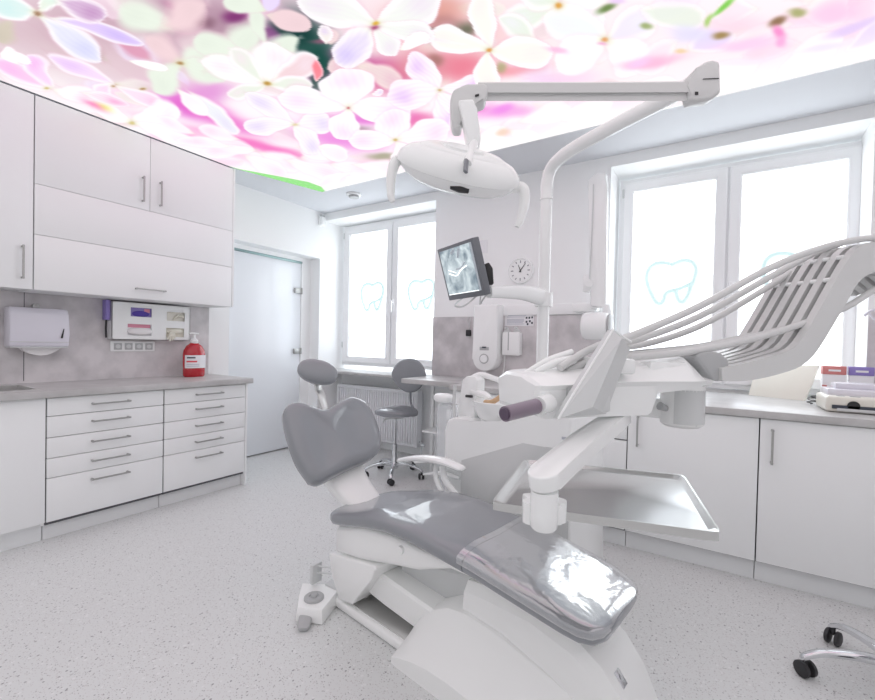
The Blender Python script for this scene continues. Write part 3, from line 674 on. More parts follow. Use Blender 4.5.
# ---------------------------------------------------------------- dental chair (own axes: u towards the feet, v to the far side)
K = Frame(0, 0, -9)
def interp(tab, u):
    us = [r[0] for r in tab]; return [float(np.interp(u, us, [r[j] for r in tab])) for j in range(1, len(tab[0]))]
ch = thing('dental_chair', 'reclined dental chair with glossy grey upholstery and white base', 'dental chair', K(-.85, 1.4, 0), R(-9))
# seat cushion: u, top z, near v, far v, thickness
CT = [(-1.735, .452, 1.30, 1.50, .02), (-1.73, .453, 1.23, 1.57, .05), (-1.71, .460, 1.19, 1.61, .074), (-1.67, .472, 1.17, 1.63, .086), (-1.57, .497, 1.165, 1.635, .09), (-1.43, .533, 1.16, 1.64, .09), (-1.3, .553, 1.16, 1.64, .088), (-1.16, .557, 1.16, 1.64, .088), (-1.02, .545, 1.16, 1.635, .088), (-.87, .528, 1.165, 1.625, .085), (-.68, .497, 1.17, 1.61, .082), (-.55, .474, 1.175, 1.60, .078), (-.50, .462, 1.185, 1.585, .074), (-.465, .455, 1.205, 1.565, .066), (-.445, .45, 1.235, 1.535, .05), (-.435, .445, 1.28, 1.49, .02)]
def cushion(tab, u0, u1, dz=0, grow=0, n=28, step=.03, e=.42, dish=.02, ths=1):
    us = list(np.arange(u0, u1, step)) + [r[0] for r in tab if u0 <= r[0] <= u1] + [u1]; us = sorted(set(round(float(x), 4) for x in us)); rings = []
    for u in us:
        zt, vn, vf, th = interp(tab, u); th *= ths; c = (vn+vf)/2; hw = (vf-vn)/2+grow; ht = th/2+grow; ring = []
        for k in range(n):
            a = 2*math.pi*k/n; cx, sx_ = se(math.cos(a), e), se(math.sin(a), .75)
            z = zt-th/2+ht*sx_+dz
            if sx_ > 0: z -= dish*max(0, 1-(cx)**2)*.6*max(0, min(1, (-.95-u)*4)) - .004*math.sin(u*23+cx*4)*(1-cx*cx)
            ring.append(K(u, c+hw*cx, z))
        rings.append(ring)
    b = nb(); loft(b, rings); return b
obj('seat', cushion(CT, -1.735, -.905), 'upholstery', ch, 'grey seat cushion')
fr = obj('footrest', cushion(CT, -.902, -.435), 'upholstery', ch, 'grey footrest cushion')
obj('plastic_cover', cushion(CT, -.925, -.437, .0, .004, ths=.66), 'crumpled_film', fr, 'clear glossy plastic cover')
def slab(tab, n=20, e=.35, es_=.4):     # tab rows: u, z0, z1, v0, v1
    rings = []
    for u, z0, z1, v0, v1 in tab:
        rings.append([K(u, (v0+v1)/2+(v1-v0)/2*se(math.cos(2*math.pi*k/n), e), (z0+z1)/2+(z1-z0)/2*se(math.sin(2*math.pi*k/n), es_)) for k in range(n)])
    b = nb(); loft(b, rings); return b
# seat shell
obj('seat_shell', slab([(-1.70, .30, .36, 1.26, 1.54), (-1.695, .265, .375, 1.22, 1.58), (-1.67, .25, .40, 1.20, 1.60), (-1.5, .275, .46, 1.195, 1.605), (-1.3, .325, .475, 1.195, 1.605), (-1.15, .36, .465, 1.20, 1.60), (-1.0, .42, .46, 1.22, 1.58), (-.8, .41, .44, 1.25, 1.55), (-.52, .37, .40, 1.27, 1.5)], 32), 'plastic_warm', ch)
b = nb(); cyl(b, K(-1.235, 1.21, .425), K(-1.235, 1.187, .425), .019, .016); obj('side_cap', b, 'plastic_warm', ch)
# rear bracket below the shell
P = [K.px(x, y, 1, 1.2) for x, y in ((328, 553), (374, 566), (376, 570), (371, 580), (352, 605), (338, 600), (332, 575))]
b = nb(); prism(b, P, K.v*.38, .012, 3); obj('rear_cover', b, 'plastic_warm', ch)
# base plate with steel inset
b = nb(); fbx(b, K, (-1.70, 1.205, .004), (-.55, 1.61, .045), .012, 3); obj('base_plate', b, 'plastic_warm', ch)
b = nb(); fbx(b, K, (-1.655, 1.228, .044), (-1.12, 1.45, .050), .002); tube(b, [K(-1.675, 1.30, .05), K(-1.66, 1.30, .075), K(-1.62, 1.30, .085), K(-1.58, 1.30, .075), K(-1.565, 1.3, .055)], .012, 8)
obj('base_inset', b, 'brushed_steel', ch, 'brushed steel inset')
# link arm
b = nb(); rings = []
for u, zt, zb in ((-1.62, .215, .14), (-1.56, .225, .12), (-1.4, .235, .10), (-1.2, .215, .085), (-1.0, .20, .08), (-.85, .20, .08)):
    rings.append([K(u, v, z) for v, z in ((1.255, zt-.012), (1.265, zt), (1.55, zt), (1.56, zt-.01), (1.56, zb), (1.27, zb))])
loft(b, rings); obj('link_arm', b, 'plastic_warm', ch)
b = nb(); rings = []
for u, zt in ((-1.38, .30), (-1.3, .33), (-1.1, .36), (-.9, .40), (-.7, .41)): rings.append([K(u, v, z) for v, z in ((1.36, .12), (1.34, zt-.03), (1.36, zt), (1.55, zt), (1.57, zt-.02), (1.57, .12))])
loft(b, rings); obj('lift_housing', b, 'plastic_light_grey', ch)
# front cover: low fender and taller column cover
FT = [(-1.235, .0, .03, 1.16, 1.50), (-1.23, .0, .075, 1.15, 1.55), (-1.19, .0, .145, 1.145, 1.58), (-1.12, .0, .215, 1.145, 1.60), (-1.04, .0, .26, 1.145, 1.60), (-.95, .0, .275, 1.145, 1.60), (-.8, .0, .265, 1.14, 1.60), (-.6, .0, .215, 1.14, 1.60), (-.45, .0, .16, 1.15, 1.60), (-.38, .0, .10, 1.18, 1.57), (-.36, .0, .05, 1.22, 1.55)]
rings = []
for u, z0, zt, v0, v1 in FT:
    w_ = v1-v0
    rings.append([K(u, v, z) for v, z in ((v0, z0), (v0-.0, zt*.28), (v0+.015, zt*.36), (v0+.09, zt*.80), (v0+.115, zt*.95), (v0+.15, zt), (v1-.12, zt), (v1-.06, zt*.85), (v1, zt*.3), (v1, z0))])
b = nb(); loft(b, rings); obj('fender', b, 'plastic_warm', ch, ang=25)
CTB = [(-.98, .36, 1.29, 1.505), (-.9, .372, 1.285, 1.510), (-.7, .375, 1.28, 1.515), (-.55, .345, 1.275, 1.520), (-.47, .30, 1.275, 1.520), (-.41, .23, 1.28, 1.515), (-.365, .14, 1.29, 1.505), (-.345, .03, 1.30, 1.495)]
rings = []
for u, zt, v0, v1 in CTB: rings.append([K(u, v, z) for v, z in ((v0-.02, 0), (v0-.015, zt*.8), (v0-.01, max(zt-.035, zt*.85)), (v0+.015, zt), (v1-.015, zt), (v1+.01, max(zt-.03, zt*.85)), (v1+.02, 0))])
b = nb(); loft(b, rings); cc_ = obj('column_cover', b, 'plastic_warm', ch, ang=25)
b = nb(); c0 = K(-.443, 1.345, .274); e1 = (K(-.408, 1.345, .231)-c0).normalized(); prism(b, [c0-K.v*.016, c0+K.v*.016, c0+K.v*.016+e1*.045, c0-K.v*.016+e1*.045], e1.cross(K.v)*-.004, .001); obj('badge', b, 'chrome', cc_, 'small silver badge')
# backrest (a pad traced in its own leaning plane, with real thickness)
ta = R(35); bo = K(-1.80, 1.4, .56); upv = (K.u*-math.sin(ta) + V(0, 0, math.cos(ta))); nrm = (K.u*math.cos(ta) + V(0, 0, math.sin(ta)))
def pad(px, plane_o, nv, thick, ins=.03, rim=3, bulge=.012):
    pts = spline([onplane(x, y, plane_o, nv) for x, y in px] + [onplane(*px[0], plane_o, nv)], 4)[:-1]
    c = sum(pts, V(0, 0, 0))/len(pts); rings = []
    def off(p, d): q = c-p; return p+q.normalized()*d
    for d, h in ((.2, -thick), (.02, -thick), (.006, -thick*.8), (0, -thick*.45), (.004, -thick*.15), (.012, .002), (.026, .009), (.045, .014), (.07, .014), (.11, .008), (.16, .004)): rings.append([off(p, min(d, (c-p).length*.9)) + nv*h for p in pts])
    b = nb(); loft(b, rings); return b
BP = [(313, 481), (300, 462), (291, 438), (286, 415), (289, 404), (298, 401), (311, 405), (326, 408), (340, 401), (353, 396), (367, 402), (376, 417), (382, 436), (381, 450), (370, 460), (352, 468), (334, 477), (322, 483)]
obj('backrest', pad(BP, bo+nrm*.02, nrm, .075), 'upholstery', ch, 'grey butterfly-shaped backrest')
b = nb(); BB = [(318, 470), (306, 450), (300, 425), (330, 415), (362, 415), (372, 435), (366, 450), (345, 466)]
prism(b, [onplane(x, y, bo-nrm*.055, nrm) for x, y in BB], -nrm*.05, .015, 3); obj('backrest_shell', b, 'plastic_warm', ch)
b = nb(); rings = []
for (c0, w0, th0) in ((bo+upv*.12-nrm*.09, .13, .04), (bo+upv*.03-nrm*.09, .125, .045), (bo-upv*.06-nrm*.06, .11, .05), (K(-1.74, 1.4, .44), .10, .05), (K(-1.68, 1.4, .36), .10, .05), (K(-1.60, 1.4, .33), .10, .04)):
    rings.append([c0 + K.v*(w0*se(math.cos(2*math.pi*k/20), .6)) + nrm*(th0*se(math.sin(2*math.pi*k/20), .6)) for k in range(20)])
loft(b, rings); obj('backrest_arm', b, 'plastic_warm', ch)
# headrest
ho = onplane(318, 372, bo+nrm*.05, nrm); hn = (nrm*.9+V(0, 0, -.12)+K.v*-.25).normalized()
sx_ = (K.v - hn*K.v.dot(hn)).normalized(); sy_ = hn.cross(sx_)*-1
if sy_.z < 0: sy_ = -sy_
b = nb(); ca, sa = math.cos(R(-24)), math.sin(R(-24)); ell(b, ho, ((sx_*ca+sy_*sa)*.112, (sy_*ca-sx_*sa)*.072, hn*.04), 36, 18, .8, .9); hr = obj('headrest', b, 'upholstery', ch, 'oval grey headrest')
b = nb(); h2 = onplane(322, 398, bo-nrm*.02, nrm); h1 = ho-hn*.045-sy_*.035
tube(b, [h1, h1*.5+h2*.5-nrm*.01, h2, bo+upv*.22-nrm*.07], 1, 12, 4, sec=(.008, .026, .6)); obj('headrest_bar', b, 'brushed_steel', ch, 'steel headrest bar')
b = nb(); cyl(b, h1-sx_*.035, h1+sx_*.035, .016); cyl(b, h1-sx_*.02-hn*.01, h1+sx_*.0-hn*.03, .02); obj('headrest_joint', b, 'chrome', ch)
# armrest on the far side
b = nb(); A = [K.px(x, y, 1, 1.72) for x, y in ((401, 460), (420, 458), (442, 461), (460, 468))]
tube(b, [A[0]+V(0, 0, -.012), A[0], A[1], A[2], A[3], A[3]+K.u*.02+V(0, 0, -.01)], [.008, .022, .03, .032, .026, .012], 14, 6, sec=(.55, 1.3, .8)); ar = obj('armrest', b, 'plastic_white', ch, 'white curved armrest')
b = nb(); q = A[2]; tube(b, [q+K.u*.0, q+K.u*.03+V(0, 0, -.1), K(-1.25, 1.68, .42), K(-1.25, 1.6, .40)], .018, 10); tube(b, [q-K.u*.03, q-K.u*.04+V(0, 0, -.1), K(-1.36, 1.66, .40), K(-1.36, 1.58, .38)], .014, 10); obj('armrest_post', b, 'plastic_white', ch)

# ---------------------------------------------------------------- foot switch
f0 = at(317, 598, 2, .05); G = Frame(f0.x, f0.y, 18)
t = thing('foot_control', 'white foot pedal box with grey round button beside the dental chair', 'foot pedal', G(0, 0, 0), R(18))
P = [at(x, y, 2, .06) for x, y in ((302, 583), (336.6, 584.6), (337.5, 592), (322, 611), (297, 608), (298.5, 596))]
Pb = [p+(p-f0)*.06 for p in P]
b = nb(); rings = [[V(p.x, p.y, .004) for p in Pb], [V(p.x, p.y, .02) for p in Pb], [V(p.x, p.y, .055) for p in P], [V((p*.96+f0*.04).x, (p*.96+f0*.04).y, .061) for p in P]]
loft(b, rings); obj('housing', b, 'plastic_warm', t)
b = nb(); c = at(314, 597.5, 2, .065); lathe(b, V(c.x, c.y, .059), [(0, 0), (.045, 0), (.045, .01), (.040, .014), (.022, .014), (.02, .010), (.015, .012), (0, .013)], 32); lathe(b, V(c.x, c.y, .071), [(0, 0), (.016, 0), (.013, .008), (0, .009)], 24); obj('button', b, 'plastic_grey', t, 'grey round button')
b = nb(); p = at(304, 625, 2, .018); q = at(307, 611, 2, .03); tube(b, [q, p, p+(p-q)*.3], [.03, .028, .02], 12, 4, sec=(.35, 1, .7)); obj('lever', b, 'plastic_grey', t, 'grey lever')
b = nb(); a1 = at(316, 572, 2, .12); 
for dz in (0, .03): tube(b, [a1+V(0, 0, dz), at(332, 573, 2, .12)+V(.02, 0, dz)], .004, 8, 0)
bx(b, a1+V(-.01, -.03, -.05), a1+V(.01, .03, .045), .004); obj('bail', b, 'plastic_light_grey', t)
b = nb(); bx(b, f0+V(-.04, .08, -.045), f0+V(.05, .17, .02), .01); obj('rear_block', b, 'plastic_light_grey', t)

# ---------------------------------------------------------------- treatment unit beyond the chair
tu = thing('treatment_unit', 'white treatment unit with spittoon bowl beyond the dental chair', 'dental unit', K(-1.2, 2.05, 0), R(-9))
def kp(x, y, v): return K.px(x, y, 1, v)
VF = 1.86
b = nb(); P = [kp(x, y, VF) for x, y in ((445, 470), (444, 430), (447, 420), (455, 417), (478, 424), (500, 424), (520, 410), (530, 407), (560, 409), (571, 418), (571, 555), (560, 600))]
P = P[:-2] + [V(P[-2].x, P[-2].y, .12), V(P[0].x, P[0].y, .12)]
prism(b, P, K.v*.40, .014, 3); obj('body', b, 'plastic_white', tu)
b = nb(); P = [kp(x, y, VF-.002) for x, y in ((462, 460), (523, 443), (545, 447), (569, 449), (569, 545))]; P.append(V(P[0].x, P[0].y, .20)); P[4] = V(P[4].x, P[4].y, .20)
prism(b, P, K.v*-.006, .001); obj('front_panel', b, 'plastic_light_grey', tu, 'light grey recessed front panel')
b = nb(); fbx(b, K, (-1.5, 1.9, 0), (-.9, 2.2, .13), .01); obj('base', b, 'plastic_grey', tu)
b = nb(); c = kp(524, 407, 2.02); fbx(b, Frame(c.x, c.y, -9), (-.10, -.12, c.z-.06), (.16, .12, c.z+.018), .02, 3); obj('top_cover', b, 'plastic_white', tu)
# spittoon
c = kp(497, 413, 2.0)
b = nb(); lathe(b, c, [(.02, -.05), (.06, -.05), (.10, -.025), (.128, .03), (.134, .065), (.128, .068), (.118, .045), (.09, .0), (.03, -.018), (.0, -.02)], 40); obj('spittoon_bowl', b, 'plastic_white', tu, 'white spittoon bowl')
b = nb(); lathe(b, c+V(-.03, 0, 0), [(0, -.10), (.10, -.10), (.118, -.075), (.10, -.055), (.06, -.04), (.06, -.03), (0, -.03)], 36, sx=1.1); obj('bowl_base', b, 'plastic_white', tu)
b = nb(); P0 = [kp(x, y, 1.95) for x, y in ((455, 424), (459, 400), (462, 380), (466, 376), (474, 376), (477, 380), (476, 395), (474, 424))]
prism(b, P0, K.v*.08, .01, 2); cc2 = kp(468, 415, 1.98); obj('column', b, 'plastic_white', tu)
b = nb(); tube(b, [kp(474, 392, 1.98), kp(485, 395, 1.98), kp(490, 399, 1.98)], [.04, .03, .02], 12, 4, sec=(.6, 1, .8)); obj('cup_filler', b, 'plastic_white', tu)
b = nb(); tube(b, [kp(466, 396, 1.93), kp(472, 396.5, 1.93)], .008, 8, 0); obj('slot', b, 'plastic_black', tu, 'black slot')
b = nb(); tube(b, [kp(470, 379, 2.0), kp(480, 375, 2.02), kp(490, 377, 2.04), kp(500, 381, 2.06)], [.016, .018, .016, .014], 10, 4); obj('assistant_tube', b, 'plastic_white', tu)
b = nb(); tube(b, [kp(485, 402, 1.94), kp(492, 402, 1.93), kp(500, 397, 1.94), kp(504, 392, 1.95)], [.012, .014, .014, .010], 10, 4); obj('brush', b, 'tan', tu, 'tan grip')
b = nb(); c = kp(444, 398, 1.95); ell(b, c, (K.u*.06, K.v*.05, V(0, 0, .028)), e1=.7, e2=.7); obj('hose_holder', b, 'plastic_white', tu)
b = nb(); tube(b, [kp(455, 385, 1.93), kp(454, 405, 1.93), kp(455, 425, 1.93), kp(456, 455, 1.93)], .010, 10); obj('suction_hose', b, 'plastic_light_grey', tu)
b = nb(); a = kp(437, 403, 1.93); fbx(b, Frame(a.x, a.y, -9), (0, 0, .32), (.11, .10, a.z-.003), .01); obj('clear_bin', b, 'clear_plastic', tu, 'clear plastic bin')
b = nb(); c = kp(450, 415, 1.97); ell(b, c, (K.u*.022, K.v*.02, V(0, 0, .03))); obj('cup', b, 'plastic_white', tu)
b = nb(); c = kp(544, 408, 1.98); fbx(b, Frame(c.x, c.y, -9), (-.03, -.02, c.z-.004), (-.0, .0, c.z+.02), .003); fbx(b, Frame(c.x, c.y, -9), (.03, .02, c.z-.004), (.055, .04, c.z+.02), .003); obj('green_button', b, 'green', tu, 'green button')
b = nb(); c = kp(566, 440, VF-.01); bx(b, c+V(-.02, 0, 0), c+V(.02, .004, .012), .001); obj('nameplate', b, 'label_grey', tu)
# foot bars under the chair's far side
b = nb()
for x0, y0, x1, y1 in ((425, 474, 460, 478), (416, 462, 462, 470)):
    tube(b, [K.px(x0, y0, 1, 1.86), K.px((x0+x1)/2, y0-1, 1, 1.84), K.px(x1, y1, 1, 1.86)], [.012, .02, .016], 12, 4, sec=(.6, 1.4, .7))
obj('instrument_rest', b, 'plastic_white', tu)
# pole
pb = K.px(541, 400, 1, 2.05)
def polept(py): 
    q = K.px(541+(400-py)*.012, py, 1, 2.05); return V(pb.x, pb.y, q.z)
b = nb(); top = polept(200); cyl(b, V(pb.x, pb.y, .45), top, .030); 
obj('pole', b, 'plastic_white', tu, 'white vertical pole')
# monitor arm with its bracket
mb = V(pb.x, pb.y, polept(300).z)

# ---------------------------------------------------------------- monitor
t = thing('monitor', 'monitor showing a dental x-ray on an arm', 'monitor', mb)
b = nb(); lathe(b, mb+V(0, 0, -.035), [(.030, 0), (.045, 0), (.045, .07), (.030, .07), (.030, 0)], 24); m1 = cam(489, 292, 1.93)
tube(b, [mb+V(0, 0, .012), mb*.6+m1*.4+V(0, 0, .02), mb*.2+m1*.8+V(0, 0, .008), m1], [.045, .036, .028, .026], 14, 6, sec=(1, .7, .7)); obj('arm', b, 'plastic_white', t, 'white curved arm')
# leaning rectangle of the screen
tl, tr, br, bl = cam(437, 249.5, 2.054), cam(472, 238, 1.806), cam(485.5, 295, 1.845), cam(449, 301, 2.093)
ux = ((tr-tl)+(br-bl)).normalized(); uy = ((tl-bl)+(tr-br)); uy = (uy-ux*uy.dot(ux)).normalized(); un = ux.cross(uy)
if un.dot(CAM-tl) < 0: un = -un
sc0 = (tl+tr+br+bl)/4; hw, hh = ((tr-tl).length+(br-bl).length)/4, ((tl-bl).length+(tr-br).length)/4
def sp(a, c, d=0): return sc0+ux*(a*hw)+uy*(c*hh)+un*d
b = nb(); prism(b, [sp(-1, -1), sp(1, -1), sp(1, 1), sp(-1, 1)], -un*.035, .004, 2); prism(b, [sp(-.6, -.7, -.03), sp(.75, -.7, -.03), sp(.75, .6, -.03), sp(-.6, .6, -.03)], -un*.03, .006, 2); obj('housing', b, 'screen_bezel', t, 'dark grey bezel')
def screen_mat():
    mt = bpy.data.materials.new('xray_picture'); mt.use_nodes = True; nt = mt.node_tree; B = nt.nodes['Principled BSDF']; L = nt.links.new
    tc = nt.nodes.new('ShaderNodeTexCoord'); n = nt.nodes.new('ShaderNodeTexNoise'); n.inputs['Scale'].default_value = 14; n.inputs['Detail'].default_value = 3; n.inputs['Distortion'].default_value = 1.2
    cr = nt.nodes.new('ShaderNodeValToRGB'); cr.color_ramp.elements[0].color = (.15, .20, .24, 1); cr.color_ramp.elements[1].color = (.62, .70, .73, 1); cr.color_ramp.elements[0].position = .3; cr.color_ramp.elements[1].position = .7
    L(tc.outputs['Object'], n.inputs['Vector']); L(n.outputs['Fac'], cr.inputs['Fac']); L(cr.outputs['Color'], B.inputs['Emission Color'])
    B.inputs['Base Color'].default_value = (.02, .02, .02, 1); B.inputs['Roughness'].default_value = .2; B.inputs['Emission Strength'].default_value = .62; M['xray_picture'] = mt
screen_mat(); emis('xray_bone', (.78, .84, .86), .8); emis('xray_dark', (.06, .09, .12), .6)
b = nb(); quad(b, [sp(-.9, -.80, .001), sp(.80, -.80, .001), sp(.80, .88, .001), sp(-.9, .88, .001)]); scr = obj('screen', b, 'xray_picture', t, 'grey dental x-ray picture')
b = nb(); quad(b, [sp(.81, -.80, .0012), sp(.90, -.80, .0012), sp(.90, .88, .0012), sp(.81, .88, .0012)]); obj('toolbar', b, 'xray_dark', scr)
b = nb(); tube(b, [sp(-.6, .0, .001), sp(-.2, -.12, .001), sp(.1, .05, .001), sp(.45, .15, .001)], .003, 6); tube(b, [sp(-.6, .14, .001), sp(-.2, -.02, .001)], .002, 6); quad(b, [sp(-.88, -.80, .0015), sp(.78, -.80, .0015), sp(.78, -.77, .0015), sp(-.88, -.77, .0015)]); obj('tooth_row', b, 'xray_bone', scr)
b = nb(); tube(b, [sp(-.15, .1, .001), sp(.1, .12, .001), sp(.4, .28, .001)], .004, 6); tube(b, [sp(.1, .5, .001), sp(.25, .8, .001)], .008, 6); tube(b, [sp(-.2, .7, .001), sp(-.02, .8, .001)], .008, 6); obj('jaw_shadow', b, 'xray_dark', scr)
b = nb(); k1 = sp(.9, 0, -.07); m2 = m1; tube(b, [sp(.2, -.3, -.06), m1], .016, 10, 0); obj('tilt_joint', b, 'plastic_light_grey', t)
b = nb(); prism(b, [cam(484, 264, 1.90), cam(489, 262, 1.90), cam(493, 268, 1.90), cam(494, 284, 1.90), cam(487, 285, 1.90)], FW*.04, .006); obj('joint_cover', b, 'plastic_black', t, 'black joint cover')
b = nb(); tube(b, [sp(-.4, -1, -.02), cam(455, 305, 1.92), cam(460, 307, 1.94), cam(467, 304, 1.95), sp(.3, -1, -.03)], .004, 6); tube(b, [sp(.5, -1, -.03), cam(480, 304, 1.95), cam(484, 298, 1.95), m1], .004, 6); obj('cables', b, 'plastic_light_grey', t)

# ---------------------------------------------------------------- operating lamp on its bent post
lp = thing('operating_lamp', 'white dental operating lamp on a jointed overhead arm', 'lamp', V(pb.x, pb.y, polept(200).z))
J = cam(708, 84, 1.50)
b = nb(); p0 = top; tp = (polept(188)-CAM).dot(FW)
tube(b, [p0, polept(188), cam(549.5, 172, tp*.992), cam(558, 160, tp*.965), cam(576, 147, tp*.925), cam(620, 123, tp*.845), cam(668, 98, tp*.77), cam(697, 81, tp*.73)], .031, 20, 8); lathe(b, p0+V(0, 0, -.004), [(.031, 0), (.034, 0), (.034, .008), (.03, .008)], 24)
obj('post', b, 'plastic_white', lp, 'white bent post')
b = nb(); P = [cam(x, y, 1.49) for x, y in ((688, 86), (686, 78), (696, 68), (706, 60.5), (714, 58.5), (721, 61), (722, 92), (712, 99), (690, 101.5))]
prism(b, P, FW*.05, .014, 3); obj('elbow', b, 'arm_grey', lp, 'white elbow joint')
b = nb(); P = [cam(703, 79, 1.488), cam(719, 78.3, 1.488)]; tube(b, [P[0], P[1]], .0015, 6, 0); prism(b, [cam(695, 92, 1.488), cam(698, 92, 1.488), cam(698, 95, 1.488), cam(695, 95, 1.488)], -FW*.002); obj('elbow_mark', b, 'plastic_black', lp)
# beam with a step along its side
t0, t1 = 1.38, 1.50
def bm_(x, ytop, ymid, ybot, t): return [cam(x, ytop, t+.02), cam(x, ytop+1, t), cam(x, ymid-1, t), cam(x, ymid, t+.012), cam(x, ybot, t+.012), cam(x, ybot-1, t+.055), cam(x, ytop, t+.055)]
b = nb(); loft(b, [bm_(478, 82, 93.5, 101, t0), bm_(600, 82, 93.5, 101, (t0+t1)/2), bm_(700, 81, 93, 101, t1)]); obj('beam', b, 'arm_grey', lp, 'long white beam')
b = nb(); P = [cam(x, y, 1.365) for x, y in ((450, 99), (453, 89), (466, 83), (486, 82.5), (489, 88), (486, 101), (470, 103), (463, 112), (462, 128), (453, 128), (451, 118))]
prism(b, P, FW*.06, .010, 3); obj('beam_head', b, 'arm_grey', lp); b = nb(); prism(b, [cam(475, 95, 1.363), cam(479, 94, 1.363), cam(479, 96, 1.363), cam(475, 97, 1.363)], -FW*.002); obj('beam_mark', b, 'plastic_black', lp)
b = nb(); P = [cam(x, y, 1.33) for x, y in ((458, 99), (474, 98), (477, 108), (481, 135), (480, 146), (470, 147), (467, 142), (463, 118))]
prism(b, P, FW*.05, .008, 3); obj('lamp_arm', b, 'plastic_white', lp)
LC = cam(459, 170, 1.33)
ang = R(-11); ax1 = RT*math.cos(ang)+UP*math.sin(ang); ax1 = (ax1+FW*.10).normalized()
tilt = R(50); a2 = (UP*math.cos(tilt)+FW*math.sin(tilt)); a2 = (a2-ax1*a2.dot(ax1)).normalized(); a3 = ax1.cross(a2)
if a3.dot(CAM-LC) < 0: a3 = -a3
b = nb(); rings = []
N = 48
for s, h in ((.05, -.050), (.5, -.049), (.74, -.045), (.84, -.036), (.93, -.018), (.965, -.004), (1.0, -.002), (1.0, .006), (.96, .022), (.84, .040), (.66, .052), (.45, .058), (.2, .062), (.03, .063)):
    rings.append([LC + ax1*(.192*s*se(math.cos(2*math.pi*k/N), .92)) + a2*(.112*s*se(math.sin(2*math.pi*k/N), .80)*(1-.30*abs(math.cos(2*math.pi*k/N))**3)) + a3*h for k in range(N)])
loft(b, rings); hd = obj('lamp_head', b, 'plastic_white', lp, 'oval white lamp head')
b = nb(); rings = [[LC + ax1*(.13*s*math.cos(2*math.pi*k/N)) + a2*(.062*s*math.sin(2*math.pi*k/N)) + a3*h for k in range(N)] for s, h in ((1, .044), (1.0, .052), (.9, .058), (.6, .063), (.5, .061), (.45, .067), (.05, .069))]
loft(b, rings); obj('head_cover', b, 'plastic_white', hd)
b = nb(); rings = [[LC + ax1*(.15*s*math.cos(2*math.pi*k/N)) + a2*(.075*s*math.sin(2*math.pi*k/N)) + a3*h for k in range(N)] for s, h in ((.9, -.046), (.9, -.051), (.85, -.053), (.05, -.053))]
loft(b, rings); obj('lamp_lens', b, 'plastic_light_grey', hd)
b = nb(); tube(b, [LC-a2*.092-a3*.016-ax1*.018, LC-a2*.097-a3*.016+ax1*.008, LC-a2*.095-a3*.016+ax1*.034], [.014, .0165, .014], 12, 4, sec=(1.05, .6, .6)); obj('sensor_window', b, 'plastic_black', hd, 'black sensor window')
b = nb(); tube(b, [cam(474, 144, 1.345), cam(471, 151, 1.30), cam(467, 164, 1.235)], [.016, .015, .013], 12, 4); obj('neck', b, 'plastic_white', lp)
b = nb(); tube(b, [cam(466.5, 160, 1.222), cam(465.5, 172, 1.215)], 1, 10, 0, sec=(.005, .008, .6)); obj('neck_slot', b, 'gunmetal', lp, 'dark metal slot')
b = nb(); tube(b, [cam(410, 163, 1.33), cam(399, 160, 1.33), cam(394, 165, 1.32), cam(391, 180, 1.32), cam(391, 196, 1.32), cam(393, 202, 1.32)], [.014, .016, .017, .0145, .0115, .008], 12, 5); obj('lamp_handle', b, 'plastic_warm', lp)
b = nb(); tube(b, [cam(508, 190, 1.35), cam(518, 187, 1.35), cam(524, 191, 1.35), cam(524, 205, 1.35), cam(520, 220, 1.35), cam(517, 227, 1.35)], [.014, .017, .0175, .0155, .012, .008], 12, 5); obj('lamp_handle', b, 'plastic_warm', lp)

# ---------------------------------------------------------------- instrument console
H = Frame(-.397, .898, 48.3)
hd = thing('instrument_console', 'white dental instrument console with six hoses on swing-over arms', 'dental console', H(.35, .13, 1.06), R(48.3))
def hp(x, y, d=0): return H.px(x, y, 1, d)
def hs(x, y, d=0): q = H.loc(hp(x, y, d)); return q[0], q[2]
# rows: near-face pixels at successive stations: x, y_top_edge, y_crest, y_bottom
ST = [(539, 389, 392, 402, .045), (540, 382, 387, 412, .018), (543, 379, 386, 417, .005), (549, 377.5, 386, 419, 0), (590, 374, 384, 417, 0), (628, 372, 382, 416, 0), (652, 367, 381.5, 415, 0), (656, 366, 381.5, 412, 0), (662, 365, 381.5, 393, 0), (680, 361, 381.5, 391, 0), (697, 358, 381.5, 389, 0), (706, 366, 381, 387, 0), (714, 376, 380.5, 384, 0)]
rings = []
for x, yt, yc, yb2, ins in ST:
    s, zc = hs(x, yc, 0); _, zb = hs(x, yb2, .012); _, zt = hs(x, yt, .045)
    D = .255
    rings.append([H(s, .012+ins, zb), H(s, .008+ins, zc-.012), H(s, ins, zc), H(s, .045+ins, zt), H(s, .08+ins, zt+.008), H(s, D-.05-ins, zt+.008), H(s, D-ins, zc), H(s, D-.012-ins, zb)])
b = nb(); loft(b, rings); obj('body', b, 'plastic_white', hd, ang=22)
b = nb(); prism(b, [hp(x, y, -.001) for x, y in ((567, 387.5), (566, 417))] + [hp(x+.7, y, -.001) for x, y in ((566, 417), (567, 387.5))], H.v*.002); obj('seam', b, 'plastic_grey', hd)
# rear end cap
P = [hp(x, y, .03) for x, y in ((697, 357), (700, 353), (712, 351), (722, 353), (729, 360), (730.5, 370), (727, 378), (721, 381.5), (714, 381))]
b = nb(); prism(b, P, H.v*.20, .010, 3); obj('end_cap', b, 'plastic_grey', hd, 'grey end cap')
